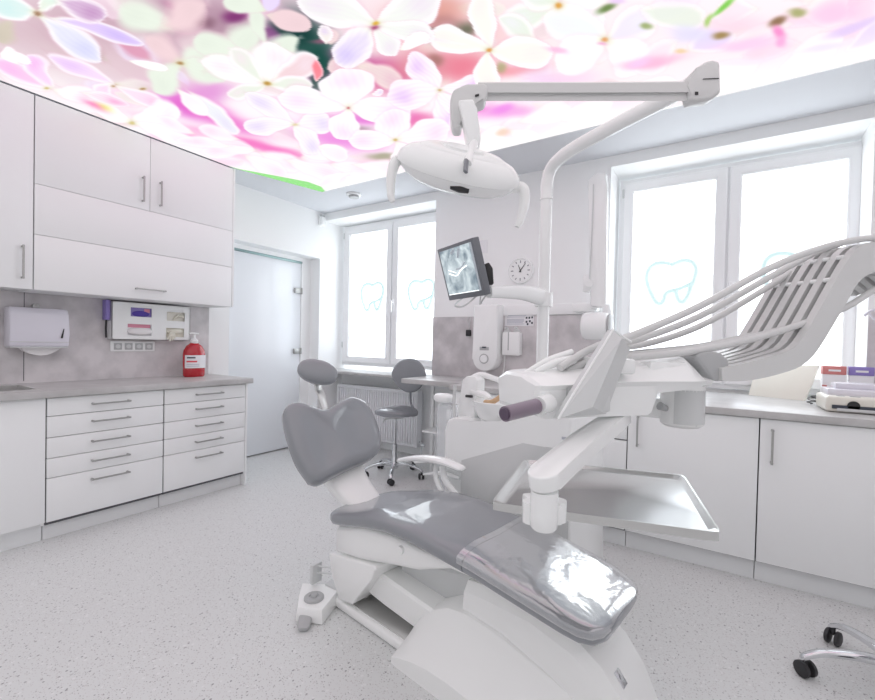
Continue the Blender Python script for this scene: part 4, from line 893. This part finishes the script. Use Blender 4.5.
# joint below
s_, _ = hs(682, 405, .12); zt_, zb_ = hs(682, 388, .12)[1], hs(682, 426, .12)[1]
b = nb(); lathe(b, H(s_, .12, zb_), [(0, 0), (.045, 0), (.056, .008), (.058, zt_-zb_+.03), (0, zt_-zb_+.03)], 36); jn = obj('joint', b, 'plastic_warm', hd)
b = nb(); tube(b, [H(s_-.05, .12, zb_+.05), H(s_-.078, .12, zb_+.06)], [.008, .012], 10, 0); obj('joint_knob', b, 'plastic_grey', jn)
b = nb()
for k in range(3): cyl(b, H(s_-.01+.001*k, .06, zb_+.01), H(s_-.01, .06, zb_+.012), .001, n=6)
pp = [H(s_+.0575*math.cos(a), .12+.0575*math.sin(a), 0) for a in [math.pi+R(25)+R(6)*k for k in range(21)]]
rr_ = [[p+V(0, 0, zb_+.012) for p in pp], [p+V(0, 0, zt_-.002) for p in pp]]; loft(b, rr_, cap=False, closed=False); obj('joint_band', b, 'plastic_light_grey', jn)
b = nb(); pe = V(pb.x, pb.y, zb_+.05); tube(b, [H(s_, .14, zb_+.045), H(s_-.15, .38, zb_+.05), pe], 1, 16, 5, sec=(.03, .035, .6)); lathe(b, pe+V(0, 0, -.05), [(.030, 0), (.055, 0), (.055, .1), (.030, .1), (.030, 0)], 24); obj('supply_arm', b, 'plastic_white', hd)
# tall wedge-shaped control lid
lo1, lo2 = -.03, -.065
A1, A2 = hp(558, 419, lo1), hp(613, 330, lo1); B1, B2 = hp(593, 407, lo2), hp(622, 338, lo2); C1, C2 = hp(606, 414, lo1), hp(630, 351, lo1); C3 = hp(631, 342, lo1)
bk_ = H.v*.02
b = nb(); loft(b, [[A1, B1, C1, C1+bk_, A1+bk_], [A2, B2, C2+V(0, 0, .005), C3+bk_, A2+bk_]]); 
obj('control_lid', b, 'plastic_light_grey', hd, 'tall light grey wedge-shaped lid', ang=15)
b = nb(); tube(b, [A1, A2, C3], .0035, 8, 0); obj('lid_rim', b, 'plastic_white', hd)
b = nb(); fbx(b, H, (H.loc(hp(612, 345, 0))[0], -.012, 1.185), (H.loc(hp(632, 345, 0))[0]+.004, .16, 1.222), .006); obj('hose_comb', b, 'plastic_white', hd)
b = nb(); fbx(b, H, (H.loc(hp(580, 400, 0))[0], -.04, 1.10), (H.loc(hp(600, 400, 0))[0], .02, 1.14), .004); obj('lid_hinge', b, 'plastic_light_grey', hd)
# grip
g0 = hp(541, 405, -.02); g1 = hp(505, 414, -.075)
b = nb(); cyl(b, hp(548, 403, .01), g0*.9+g1*.1, .022, .020); obj('grip_collar', b, 'plastic_white', hd)
b = nb(); tube(b, [g0*.85+g1*.15, g1], [.0172, .0162], 20, 0); gr = obj('grip', b, 'grip', hd, 'mauve grey grip'); b = nb(); tube(b, [g1, g1+(g1-g0).normalized()*.004], [.013, .012], 20, 0); obj('grip_end', b, 'grip_dark', gr)
# six swing-over arms
lowp = [(722, 381), (745, 381), (770, 376.5), (795, 369), (808, 361), (820, 347), (840, 314), (855, 288), (864, 277), (880, 270)]
upp = [(884, 243), (872, 242), (860, 246), (850, 257), (835, 282), (815, 318), (800, 342), (790, 350), (775, 355), (750, 362), (722, 368)]
low = [hp(x, y, .02) for x, y in lowp]; upq = [hp(x, y, .02) for x, y in upp]
ext = [hp(x, y, .02) for x, y in ((905, 272), (925, 290), (935, 286), (912, 250), (898, 243))]
arm_poly = spline(low, 3) + ext + spline(upq, 3)
tops = []
for k in range(6):
    b = nb(); prism(b, [p + H.v*(.036*k) for p in arm_poly], H.v*.022, .0015, 1); am = obj('swing_arm', b, 'arm_grey', hd)
    for (x, y) in ((838, 279), (851, 256)):
        b = nb(); p = hp(x, y, .02)+H.v*(.036*k+.018); cyl(b, p, p+H.v*.017, .0075, n=14); obj('roller', b, 'plastic_white', am)
# hoses
def hose(pts, mt='arm_grey', r=.0095):
    b = nb(); tube(b, pts, r, 12, 6); return obj('hose', b, mt, hd)
for k in range(3):
    d = .035+.072*k; y_ = 10*k
    hose([hp(560, 368, .07+.02*k), hp(585, 352, .06+d*.6), hp(610, 342, d), hp(636, 334+y_*.6, d), hp(700, 306+y_, d), hp(770, 268+y_*.9, d), hp(815, 250+y_*.3, d), hp(850, 241, d), hp(880, 240, d), hp(915, 262, d), hp(930, 330, d)], r=.0095)
for k in range(3):
    d = .045+.070*k; y_ = -2*k
    hose([hp(565, 372, .09+.02*k), hp(600, 358, .1+d*.4), hp(636, 357+y_, d), hp(700, 350+y_, d), hp(760, 337+y_, d), hp(822, 317, d), hp(850, 305, d), hp(885, 283, d), hp(925, 262, d)], r=.0095)
b = nb(); tube(b, [hp(535, 372, .10), hp(555, 363, .10), hp(575, 358, .10)], [.006, .011, .009], 10, 4); tube(b, [hp(525, 373, .14), hp(548, 361, .14), hp(572, 352, .14)], [.006, .011, .009], 10, 4); obj('handpiece', b, 'plastic_white', hd)
b = nb(); fbx(b, H, (H.loc(hp(632, 350, .1))[0], .03, 1.175), (H.loc(hp(668, 350, .1))[0], .22, 1.215), .008); obj('top_cover', b, 'plastic_white', hd)

# ---------------------------------------------------------------- tray on its arm
ZY = .90
T = [at(x, y, 2, ZY) for x, y in ((524, 459), (684, 475), (722, 533), (491, 502))]
ce = sum(T, V(0, 0, 0))/4
ty = thing('instrument_tray', 'large empty steel instrument tray on a white arm', 'tray', ce)
def ins(p, f, z): return V(*((p*(1-f)+ce*f).xy), z)
b = nb(); i0 = [ins(p, .07, ZY-.009) for p in T]; i1 = [ins(p, .025, ZY-.001) for p in T]; i2 = [ins(p, 0, ZY) for p in T]; i3 = [ins(p, 0, ZY-.018) for p in T]; i4 = [ins(p, .015, ZY-.018) for p in T]; i5 = [ins(p, .07, ZY-.012) for p in T]
def sub(q, n=10):
    out = []
    for k in range(4):
        a, c, d = q[k], q[(k+1) % 4], q[k-1]
        f = .06
        out += [a*(1-f)+d*f, a*(1-f*.3)+(d+c)*.5*f*.3, a*(1-f)+c*f]
    return out
loft(b, [sub(x) for x in (i0, i1, i2, i3, i4, i5)]); obj('tray', b, 'tray_steel', ty, 'brushed steel tray', ang=60)
b = nb(); pc = cam(544, 512, .865); TZ = ZY-.022
JC = V(pc.x, pc.y, 0)
zj0, zj1 = cam(544, 529, .865).z, cam(544, 484, .865).z-.008
lathe(b, V(pc.x, pc.y, zj0), [(0, 0), (.022, 0), (.0265, .006), (.027, .03), (.027, zj1-zj0-.005), (.0, zj1-zj0)], 32); obj('arm_joint', b, 'plastic_white', ty, 'white vertical joint')
b = nb(); q1 = cam(532, 510, .895); q2 = cam(557, 512, .905); zc_ = (cam(544, 512, .865)).z-.002
for q in (q1, q2): cyl(b, V(q.x, q.y, zc_-.03), V(q.x, q.y, zc_+.012), .019)
dirn = (V(q2.x, q2.y, 0)-V(q1.x, q1.y, 0)).normalized(); nn = V(-dirn.y, dirn.x, 0)
prism(b, [V(q1.x, q1.y, zc_-.03)-nn*.03, V(q2.x, q2.y, zc_-.03)-nn*.03, V(q2.x, q2.y, zc_-.03)+nn*.06, V(q1.x, q1.y, zc_-.03)+nn*.06], V(0, 0, .04), .006); obj('clamp', b, 'plastic_white', ty, 'white tray clamp')
b = nb(); P0 = cam(545, 477, .865); P1 = cam(614, 421, 1.10)
D_ = (P1-P0).normalized(); S_ = V(D_.y, -D_.x, 0).normalized(); N_ = S_.cross(D_)
if N_.z < 0: N_ = -N_
cap_ = [P0 - D_*(.032*math.cos(a))*1.15 + S_*(.032*math.sin(a)) for a in [R(-90+15*k) for k in range(13)]] + [P0*.5+P1*.5+S_*.030+N_*.006, P1+S_*.027, P1+D_*.05+S_*.025, P1+D_*.05-S_*.025, P1-S_*.027, P0*.5+P1*.5-S_*.030+N_*.006]
prism(b, [p-N_*.018 for p in cap_], N_*.034, .011, 3); obj('tray_arm', b, 'plastic_white', ty, 'white tray arm')

# ---------------------------------------------------------------- backlit ceiling print of lilac blossom
def light_panel():
    ZP = ZC-.008; y1 = 3.055; rnd = random.Random(11)
    xs = np.concatenate([np.arange(0, 4.85, .008), np.arange(4.85, 5.6, .05)]); ys = np.concatenate([np.arange(YB+.3, .3, .03), np.arange(.3, y1, .008), [y1]])
    Y, X0 = np.meshgrid(ys, xs, indexing='ij')
    left = np.where(Y < 2.27, -3.598, -3.598 + (Y-2.27)/(y1-2.27)*.215)
    X = left + X0*(1.95-left)/xs[-1]
    X_, Y_ = X, Y
    X = X_+.010*np.sin(Y_*19+X_*7)+.004*np.sin(Y_*37-X_*25+1)+.0008*np.sin(X_*90+Y_*70); Y = Y_+.010*np.sin(X_*17-Y_*9+2)+.004*np.sin(X_*35+Y_*23)+.0008*np.sin(X_*80-Y_*95)
    col = np.ones(X.shape+(3,))*np.array([.98, .95, .965])
    def P(px, py): q = at(px, py, 2, ZP); return np.array([q.x, q.y])
    def jac(px, py):
        c = P(px, py); return c, np.array([P(px+1, py)-c, P(px, py+1)-c])
    def comp(mask, c):
        nonlocal col; col = col*(1-mask[..., None]) + np.array(c)*mask[..., None]
    def blob(px, py, rx, ry, c, a=1, rot=0, hard=1.0):
        o, J = jac(px, py); r = math.radians(rot)
        e1 = J[0]*math.cos(r)*rx + J[1]*math.sin(r)*rx; e2 = -J[0]*math.sin(r)*ry + J[1]*math.cos(r)*ry
        Mi = np.linalg.inv(np.array([e1, e2]).T); dx, dy = X-o[0], Y-o[1]
        a_, b_ = Mi[0, 0]*dx+Mi[0, 1]*dy, Mi[1, 0]*dx+Mi[1, 1]*dy
        comp(a*np.exp(-(a_**2+b_**2)**hard*1.1), c)
    def ss(x, lo, hi): t = np.clip((x-lo)/(hi-lo), 0, 1); return t*t*(3-2*t)
    def petal(*a_, **k_):
        nonlocal col
        keep = col
        try: petal_(*a_, **k_)
        finally: col = keep
    def petal_(B, T, hw, c=(.97, .94, .955), tint=(.86, .78, .94), blur=.08, a=1.0, rim=(.995, .975, .985), wide=.62, sh=.35, world=False):
        if world: b, t, s = B, T, hw
        else:
            hw = hw*1.17; T = (B[0]+(T[0]-B[0])*1.05, B[1]+(T[1]-B[1])*1.05)
            b, t = P(*B), P(*T); mx, my = (B[0]+T[0])/2, (B[1]+T[1])/2; dx, dy = T[0]-B[0], T[1]-B[1]; l = math.hypot(dx, dy)
            s = P(mx-dy/l*hw, my+dx/l*hw)-P(mx, my)
        e1 = t-b
        nonlocal col
        if abs(np.linalg.det(np.array([e1, s]))) < 1e-9: return
        cor = np.array([b+s*1.35, b-s*1.35, t+s*1.35, t-s*1.35]) ; cor = np.concatenate([cor, [b-e1*.15, t+e1*.15]])
        r0, r1 = np.searchsorted(ys, [cor[:, 1].min()-.02, cor[:, 1].max()+.02]); kx = 5.55/xs[-1]
        k0, k1 = np.searchsorted(xs, [(cor[:, 0].min()+3.6-.26)/kx, (cor[:, 0].max()+3.6+.06)/kx])
        k0 = max(k0, 0)
        if r1-r0 < 2 or k1-k0 < 2: return
        full = col; col = full[r0:r1, k0:k1]
        Mi = np.linalg.inv(np.array([e1, s]).T); DX, DY = X[r0:r1, k0:k1]-b[0], Y[r0:r1, k0:k1]-b[1]
        u, v = Mi[0, 0]*DX+Mi[0, 1]*DY, Mi[1, 0]*DX+Mi[1, 1]*DY
        uc = np.clip(u, 1e-4, 1-1e-4); pw_ = math.log(.5)/math.log(wide)
        wdt = np.sin(math.pi*uc**pw_)**.55
        f = np.where((u > 0) & (u < 1), wdt-np.abs(v), -np.maximum(np.abs(v), np.maximum(-u, u-1)*3))
        mask = ss(f, -blur, blur*1.2)*a*(1-sh*.0)
        shd = ss(f, -.25, 0)*sh*(f < .1)*.5*a
        m_ = (shd*np.where(f < 0, 1, 0))[..., None]; col[...] = col*(1-m_)+np.array((.90, .66, .78))*m_
        inner = ss(f, .05, .55)[..., None]
        vein = (.5+.5*np.sin(v*22+u*3+np.sin(u*9)))*.13
        cc = np.array(rim)*(1-inner)+np.array(c)*inner
        tm = (np.exp(-((u-.72)/.2)**2-(v/.55)**2)*.55+vein)[..., None]
        cc = cc*(1-tm)+np.array(tint)*tm
        base = np.exp(-(u/.14)**2)[..., None]*.35; cc = cc*(1-base)+np.array((.88, .90, .80))*base
        col[...] = col*(1-mask[..., None])+cc*mask[..., None]
    def centre(px, py, r=4, c=(.80, .55, .28), a=.9): blob(px, py, r*1.3, r*.75, (.85, .84, .68), .6); blob(px, py, r*.75, r*.42, c, a, hard=1.6)
    # unseen rest of the panel: random petals, whitened so its light is less pink
    for i in range(70):
        q = np.array([rnd.uniform(-3.5, 1.9), rnd.uniform(YB+.3, .9)]); L = rnd.uniform(.25, .5); a0 = rnd.uniform(0, 6.3)
        for k in range(4):
            a = a0+k*math.pi/2; d = np.array([math.cos(a), math.sin(a)]); n_ = np.array([-d[1], d[0]])
            petal(q, q+d*L, n_*L*.36, world=True, blur=.2, c=(1, .99, .99), tint=(.97, .95, .98))
    # ground tones
    for z in [(60, 30, 150, 50, (.80, .68, .72), .8), (180, 20, 120, 36, (.74, .60, .67), .95), (235, 28, 60, 26, (.66, .52, .60), .9), (150, 70, 90, 34, (.84, .72, .76), .7), (460, 40, 90, 40, (.90, .66, .68), .85), (600, 60, 130, 60, (.98, .92, .93), .8), (780, 40, 130, 40, (.97, .90, .93), .7)]: blob(*z[:5], a=z[5])
    PALE = [(.98, .93, .95), (.97, .88, .93), (.94, .93, .90), (.93, .88, .97), (.98, .84, .92), (.92, .84, .86)]
    for i in range(150):
        q = np.array([rnd.uniform(-3.5, 1.7), rnd.uniform(.7, 3.05)]); L = rnd.uniform(.16, .34); a = rnd.uniform(0, 6.3); d = np.array([math.cos(a), math.sin(a)]); n_ = np.array([-d[1], d[0]]); cc0 = rnd.choice(PALE)
        petal(q, q+d*L, n_*L*rnd.uniform(.24, .4), world=True, blur=.35, c=cc0, rim=tuple(min(1, x+.02) for x in cc0), tint=tuple(x*.95 for x in cc0), a=.7)
    for z in [(190, 106, 36, 13, (.86, .42, .80), 1, 20), (225, 120, 45, 10, (.90, .46, .78), .9, 22), (210, 92, 26, 10, (.86, .55, .82), .8), (260, 146, 70, 5, (.93, .45, .74), .9, 14), (200, 140, 60, 5, (.93, .55, .78), .6, 22), (340, 138, 46, 14, (.90, .52, .85), .85, 10), (385, 76, 40, 18, (.80, .36, .55), 1, 0), (345, 66, 34, 12, (.72, .30, .56), .95), (310, 72, 22, 14, (.84, .48, .70), .9), (460, 68, 36, 15, (.90, .50, .58), .95), (420, 66, 28, 16, (.86, .55, .60), .9), (415, 120, 24, 9, (.90, .45, .66), .9), (505, 72, 40, 7, (.93, .60, .64), .8, -10), (500, 112, 36, 8, (.93, .60, .88), .8), (370, 118, 40, 8, (.86, .40, .80), .8), (560, 78, 40, 8, (.95, .80, .92), .7), (600, 100, 50, 10, (.97, .84, .93), .6), (380, 162, 30, 6, (.95, .75, .86), .7)]: blob(*z[:5], a=z[5], rot=(z[6] if len(z) > 6 else 0), hard=1.3)
    for z in [(298, 36, 26, 26, (.10, .24, .23), 1, 0), (318, 60, 22, 24, (.12, .30, .27), 1, 20), (280, 25, 16, 12, (.16, .27, .25), .8), (318, 86, 8, 12, (.16, .30, .27), .9), (322, 42, 12, 3, (.58, .36, .46), .8), (236, 17, 11, 8, (.50, .22, .45), .95), (272, 34, 14, 7, (.56, .32, .55), .8, 40), (205, 22, 14, 5, (.50, .35, .42), .7), (180, 12, 16, 5, (.62, .30, .50), .7, 30), (345, 55, 18, 7, (.52, .40, .50), .7), (430, 12, 40, 14, (.86, .62, .58), .95, 0), (455, 32, 26, 9, (.33, .36, .27), .95, -14), (432, 30, 14, 4, (.25, .28, .20), .9), (440, 22, 22, 8, (.70, .50, .50), .7), (384, 157, 16, 4, (.60, .60, .48), .8), (355, 130, 16, 4, (.55, .52, .52), .7), (502, 68, 5, 7, (.66, .66, .48), .8), (436, 60, 9, 7, (.62, .45, .42), .8)]: blob(*z[:5], a=z[5], rot=(z[6] if len(z) > 6 else 0), hard=1.6)
    W = (1, .98, .98); G = (.90, .93, .88); PK = (1, .90, .94); LV = (.90, .84, .98); PE = (.93, .82, .84)
    # blurred far petals at the left
    for B, T, hw, c, bl in [((178, 61), (150, 40), 10, PE, .5), ((178, 61), (215, 52), 9, G, .5), ((170, 30), (120, 8), 16, G, .5), ((160, 28), (205, 5), 15, PE, .5), ((10, 20), (0, 42), 12, (.82, .78, .72), .5), ((110, 62), (70, 40), 9, (.80, .70, .72), .5), ((178, 62), (156, 92), 15, G, .3), ((178, 61), (222, 78), 10, G, .4), ((150, 60), (118, 36), 7, (.86, .62, .72), .4), ((205, 70), (260, 30), 13, G, .4), ((240, 55), (195, 38), 11, G, .3), ((255, 70), (298, 40), 11, G, .3), ((268, 48), (250, 8), 6, G, .35), ((262, 14), (308, 24), 9, PE, .12), ((262, 10), (225, -6), 12, G, .15), ((262, 10), (275, -10), 10, LV, .15)]: petal(B, T, hw, c=c, rim=c, tint=tuple(x*.97 for x in c), blur=bl)
    for px, py, r in ((178, 62, 5), (143, 89, 4), (116, 86, 4)): centre(px, py, r, (.66, .52, .34))
    for B, T, hw, c, bl in [((267, 83), (278, 46), 21, W, .15), ((267, 83), (206, 62), 10, W, .2), ((275, 80), (314, 60), 11, PE, .15), ((267, 83), (230, 50), 8, G, .3), ((267, 84), (312, 86), 7, G, .2), ((267, 84), (230, 96), 7, G, .25)]: petal(B, T, hw, c=c, blur=bl, tint=(.95, .88, .92))
    centre(268, 83, 5, (.72, .55, .25))
    for B, T, hw, c, t_ in [((38, 12), (-8, 6), 11, (.86, .93, .92), (.80, .92, .92)), ((38, 13), (98, 60), 11, (.90, .90, .98), (.80, .80, 1)), ((50, 16), (140, 42), 6, (.88, .80, .96), (.78, .70, .95)), ((40, 11), (62, -6), 8, G, (.85, .95, .92)), ((55, -3), (104, 20), 10, (.84, .72, .84), (.74, .55, .74))]: petal(B, T, hw, c=c, tint=t_, blur=.15)
    centre(38, 13, 5, (.62, .48, .38))
    for B, T, hw, c, t_ in [((50, 88), (-4, 62), 8, (.98, .80, .92), (.96, .72, .92)), ((52, 88), (28, 56), 10, (.96, .84, .95), (.94, .70, .92)), ((52, 88), (96, 98), 7, W, (.98, .82, .90)), ((20, 66), (2, 48), 5, W, W), ((5, 50), (30, 64), 4, W, W), ((118, 86), (50, 56), 7, (.95, .86, .97), (.88, .74, .95)), ((118, 86), (165, 108), 6, (.98, .88, .94), (.95, .75, .88)), ((112, 84), (95, 100), 8, (.97, .84, .93), W), ((132, 122), (178, 112), 11, W, PK), ((132, 122), (190, 142), 6, W, PK), ((132, 121), (96, 108), 7, W, PK), ((80, 92), (125, 104), 5, PK, (.96, .6, .8)), ((188, 90), (236, 132), 7, (.93, .94, .95), (.88, .84, .95)), ((176, 88), (206, 114), 6, (.95, .93, .95), W), ((130, 60), (165, 70), 4, W, W)]: petal(B, T, hw, c=c, tint=t_, blur=.2)
    centre(46, 88, 3.5, (.80, .72, .50)); centre(131, 122, 4, (.82, .76, .52)); blob(105, 108, 10, 3, (.90, .92, .50), .8, 20); blob(95, 106, 14, 3, (.95, .45, .70), .7, 25)
    for B, T, hw in [((195, 134), (160, 118), 5), ((200, 138), (250, 150), 6), ((240, 140), (200, 128), 6), ((255, 150), (205, 152), 6), ((260, 152), (300, 168), 7), ((285, 160), (340, 176), 7), ((245, 156), (285, 176), 7), ((300, 158), (345, 152), 7), ((330, 165), (372, 172), 6), ((230, 146), (180, 140), 5), ((330, 160), (300, 148), 5), ((350, 172), (318, 186), 5), ((355, 165), (400, 170), 6)]: petal(B, T, hw, c=(1, .96, .97), tint=(1, .84, .92), blur=.25, a=.92)
    # sharp blossom in the middle
    for B, T, hw in [((295, 124), (250, 95), 8), ((295, 124), (330, 124), 9), ((295, 124), (246, 128), 8), ((295, 125), (316, 152), 9)]: petal(B, T, hw, c=(.97, .95, 1), tint=(.86, .80, 1), blur=.07)
    centre(295, 124, 2.5, (.88, .80, .62), .7)
    petal((318, 146), (345, 158), 7, tint=PK)
    for B, T, hw in [((340, 60), (375, 76), 8), ((372, 68), (330, 68), 9), ((360, 66), (402, 84), 9), ((330, 45), (325, 30), 8)]: petal(B, T, hw, c=(.92, .84, .84), rim=(.95, .86, .86), tint=(.90, .74, .80), blur=.2)
    for B, T, hw in [((348, 107), (280, 98), 12), ((348, 107), (408, 114), 12), ((348, 108), (343, 138), 15), ((348, 107), (346, 70), 23)]: petal(B, T, hw, c=(1, .97, .99), tint=(.95, .83, .96), blur=.05)
    centre(348, 108, 2.6, (.75, .35, .42), .8)
    petal((318, 82), (314, 62), 5, c=(.95, .55, .60), rim=(1, .80, .85), tint=(.95, .5, .55)); petal((372, 94), (382, 90), 3)
    for B, T, hw in [((440, 91), (410, 56), 12), ((440, 91), (390, 98), 14), ((440, 90), (490, 82), 8), ((442, 92), (452, 126), 14), ((438, 94), (470, 118), 9)]: petal(B, T, hw, c=(.99, .96, .98), tint=(.86, .70, .95), blur=.06)
    centre(440, 91, 3, (.80, .66, .48))
    for B, T, hw in [((396, 141), (390, 112), 17), ((396, 141), (350, 141), 9), ((398, 140), (448, 130), 11), ((396, 142), (405, 164), 10)]: petal(B, T, hw, c=(1, .96, .98), tint=(.98, .82, .92), blur=.06)
    centre(397, 140, 3, (.80, .68, .42))
    for B, T, hw, c in [((558, 6), (505, 25), 14, G), ((560, 5), (600, 25), 15, W), ((558, 5), (520, -12), 14, G), ((560, 5), (610, -14), 14, W), ((608, 38), (548, 18), 18, (.94, .96, .97)), ((608, 38), (655, 16), 14, (.93, .90, .98)), ((608, 38), (560, 66), 18, W), ((608, 39), (640, 70), 17, W), ((540, 40), (500, 20), 10, G)]: petal(B, T, hw, c=c, rim=W, tint=(.94, .93, .97), blur=.25)
    centre(558, 5, 6, (.85, .60, .25)); centre(607, 38, 5, (.88, .62, .40)); blob(604, 42, 5, 2, (.92, .60, .80), .7)
    for B, T, hw in [((487, 49), (481, -8), 11), ((487, 49), (430, 34), 13), ((489, 49), (548, 56), 13), ((487, 50), (488, 90), 11)]: petal(B, T, hw, c=(.97, .96, .93), tint=(.94, .92, .92), blur=.05)
    centre(487, 49, 4.5, (.84, .58, .30))
    for B, T, hw in [((378, 25), (303, 0), 16), ((378, 25), (436, -4), 17), ((378, 27), (392, 54), 10), ((380, 26), (432, 38), 10)]: petal(B, T, hw, c=(.94, .95, .93), tint=(.92, .86, .93), blur=.05)
    petal((374, 28), (340, 62), 17, c=(.92, .88, .95), tint=(.80, .74, .95), blur=.05); petal((398, 50), (428, 36), 6, c=W, rim=W, tint=W); petal((470, 45), (430, 38), 2, c=W, a=.3)
    centre(378, 24, 5, (.85, .66, .20)); blob(378, 28, 5, 2, (.62, .25, .42), .9)
    petal((325, 45), (322, 26), 6, c=(.95, .93, .9), rim=W)
    # pastel part at the right
    for B, T, hw, c in [((680, 40), (640, 70), 12, PK), ((690, 52), (730, 30), 12, LV), ((640, 10), (700, 20), 14, G), ((760, 60), (700, 90), 14, W), ((780, 70), (840, 40), 12, W), ((800, 15), (850, 5), 14, PK), ((760, 10), (715, 12), 10, PK), ((850, 50), (890, 20), 9, LV), ((800, 90), (760, 110), 9, W), ((540, 120), (500, 135), 9, PK), ((520, 122), (570, 108), 8, W), ((560, 120), (610, 104), 8, W), ((470, 150), (505, 130), 8, W), ((510, 130), (540, 145), 7, W), ((620, 95), (680, 84), 9, W), ((480, 132), (450, 120), 6, PK)]: petal(B, T, hw, c=c, rim=W, tint=tuple(min(1, x*.97+.02) for x in c), blur=.4, a=.85)
    for z in [(650, 62, 34, 6, (.97, .72, .84), .9, -8), (745, 44, 34, 6, (.96, .80, .92), .9, -8), (735, 24, 30, 9, (.97, .84, .90), .8, 0), (835, 12, 30, 12, (.96, .78, .90), .8, -10), (690, 34, 24, 9, (.88, .86, .97), .9, 0), (850, 28, 34, 5, (.87, .78, .95), .9, -22), (825, 48, 30, 4, (.90, .86, .97), .8, -12), (745, 62, 26, 4, (.93, .88, .97), .6, -5), (722, 8, 16, 3.2, (.52, .80, .35), 1, -35), (708, 20, 4, 6, (.66, .80, .45), .9, 0), (721, 34, 8, 4.5, (.64, .54, .36), 1, -10), (775, 24, 9, 5, (.58, .46, .36), 1, -20), (794, 14, 10, 5, (.68, .68, .48), 1, -10), (779, 33, 9, 5, (.96, .58, .80), 1, 20), (783, 42, 5, 6, (.97, .66, .85), .9, 0), (648, 27, 6, 4, (.60, .66, .42), .9, -10), (682, 52, 6, 3, (.92, .80, .62), .8), (605, 10, 10, 4, (.42, .52, .30), .95, -20), (616, 3, 8, 4, (.90, .78, .95), .8), (556, 52, 12, 3, (.94, .72, .86), .8, 10), (640, 62, 14, 5, (.94, .80, .95), .8, -15), (503, 132, 8, 4, (.85, .62, .45), .5), (504, 108, 11, 5, (.92, .55, .90), .8, -25), (482, 110, 9, 3, (.93, .60, .85), .7)]: blob(*z[:5], a=z[5], rot=(z[6] if len(z) > 6 else 0), hard=1.6)
    X, Y = X_, Y_
    # white wash along the far edge, a green leaf at the corner
    e = np.exp(-((y1-Y)/.22)**2)*.55; comp(e, (1, .99, .99))
    g0, g1, g2 = P(236, 168), P(322, 191), P(300, 180)
    d_ = (X-left)*np.where(Y > 2.2, 1, 0); lim = np.interp(Y, [2.2, 2.30, 2.55, 2.8, 2.95, 3.055], [0, .02, .10, .17, .14, .05])
    comp(ss(lim-d_, -.008, .012)*np.where(Y > 2.2, 1, 0), (.60, .88, .55))
    nz = np.sin(X*37+Y*51)*np.sin(X*91-Y*23); comp(ss(lim-d_, -.005, .012)*np.where(Y > 2.2, 1, 0)*ss(nz, .1, .9)*.4, (.72, .95, .68))
    ny, nx = X.shape
    co_ = np.stack([X, Y, np.full_like(X, ZP)], -1).reshape(-1, 3)
    idx = np.arange(ny*nx).reshape(ny, nx); F4 = np.stack([idx[:-1, :-1], idx[1:, :-1], idx[1:, 1:], idx[:-1, 1:]], -1).reshape(-1, 4)
    me = bpy.data.meshes.new('printed_sheet'); me.vertices.add(len(co_)); me.vertices.foreach_set('co', co_.ravel().astype(np.float32))
    me.loops.add(F4.size); me.loops.foreach_set('vertex_index', F4.ravel().astype(np.int32)); me.polygons.add(len(F4)); me.polygons.foreach_set('loop_start', (np.arange(len(F4))*4).astype(np.int32))
    me.update(calc_edges=True); me.validate()
    ca_ = me.color_attributes.new('print', 'FLOAT_COLOR', 'POINT')
    srgb = np.clip(col, 0, 1); lin = np.where(srgb < .04045, srgb/12.92, ((srgb+.055)/1.055)**2.4)
    ca_.data.foreach_set('color', np.concatenate([lin.reshape(-1, 3), np.ones((ny*nx, 1))], 1).astype(np.float32).ravel())
    mt = bpy.data.materials.new('backlit_print'); mt.use_nodes = True; nt = mt.node_tree; nt.nodes.clear()
    at_ = nt.nodes.new('ShaderNodeAttribute'); at_.attribute_name = 'print'; em = nt.nodes.new('ShaderNodeEmission'); em.inputs['Strength'].default_value = PANEL_STRENGTH; o_ = nt.nodes.new('ShaderNodeOutputMaterial')
    nt.links.new(at_.outputs['Color'], em.inputs['Color']); nt.links.new(em.outputs[0], o_.inputs['Surface']); me.materials.append(mt)
    t = thing('ceiling_light_panel', 'large backlit ceiling panel printed with pink and white lilac blossom', 'ceiling light', (-.8, .5, ZP-.002))
    o = bpy.data.objects.new('printed_sheet', me); C.objects.link(o); o.parent = t; o.matrix_parent_inverse = mworld(t).inverted()
    b = nb(); bx(b, (-3.385, y1, ZC-.010), (1.96, y1+.006, ZC)); bx(b, (1.95, YB+.3, ZC-.010), (1.956, y1, ZC)); bx(b, (-3.6, YB+.295, ZC-.01), (1.95, YB+.3, ZC))
    obj('edge_profile', b, 'plastic_white', t)
light_panel()
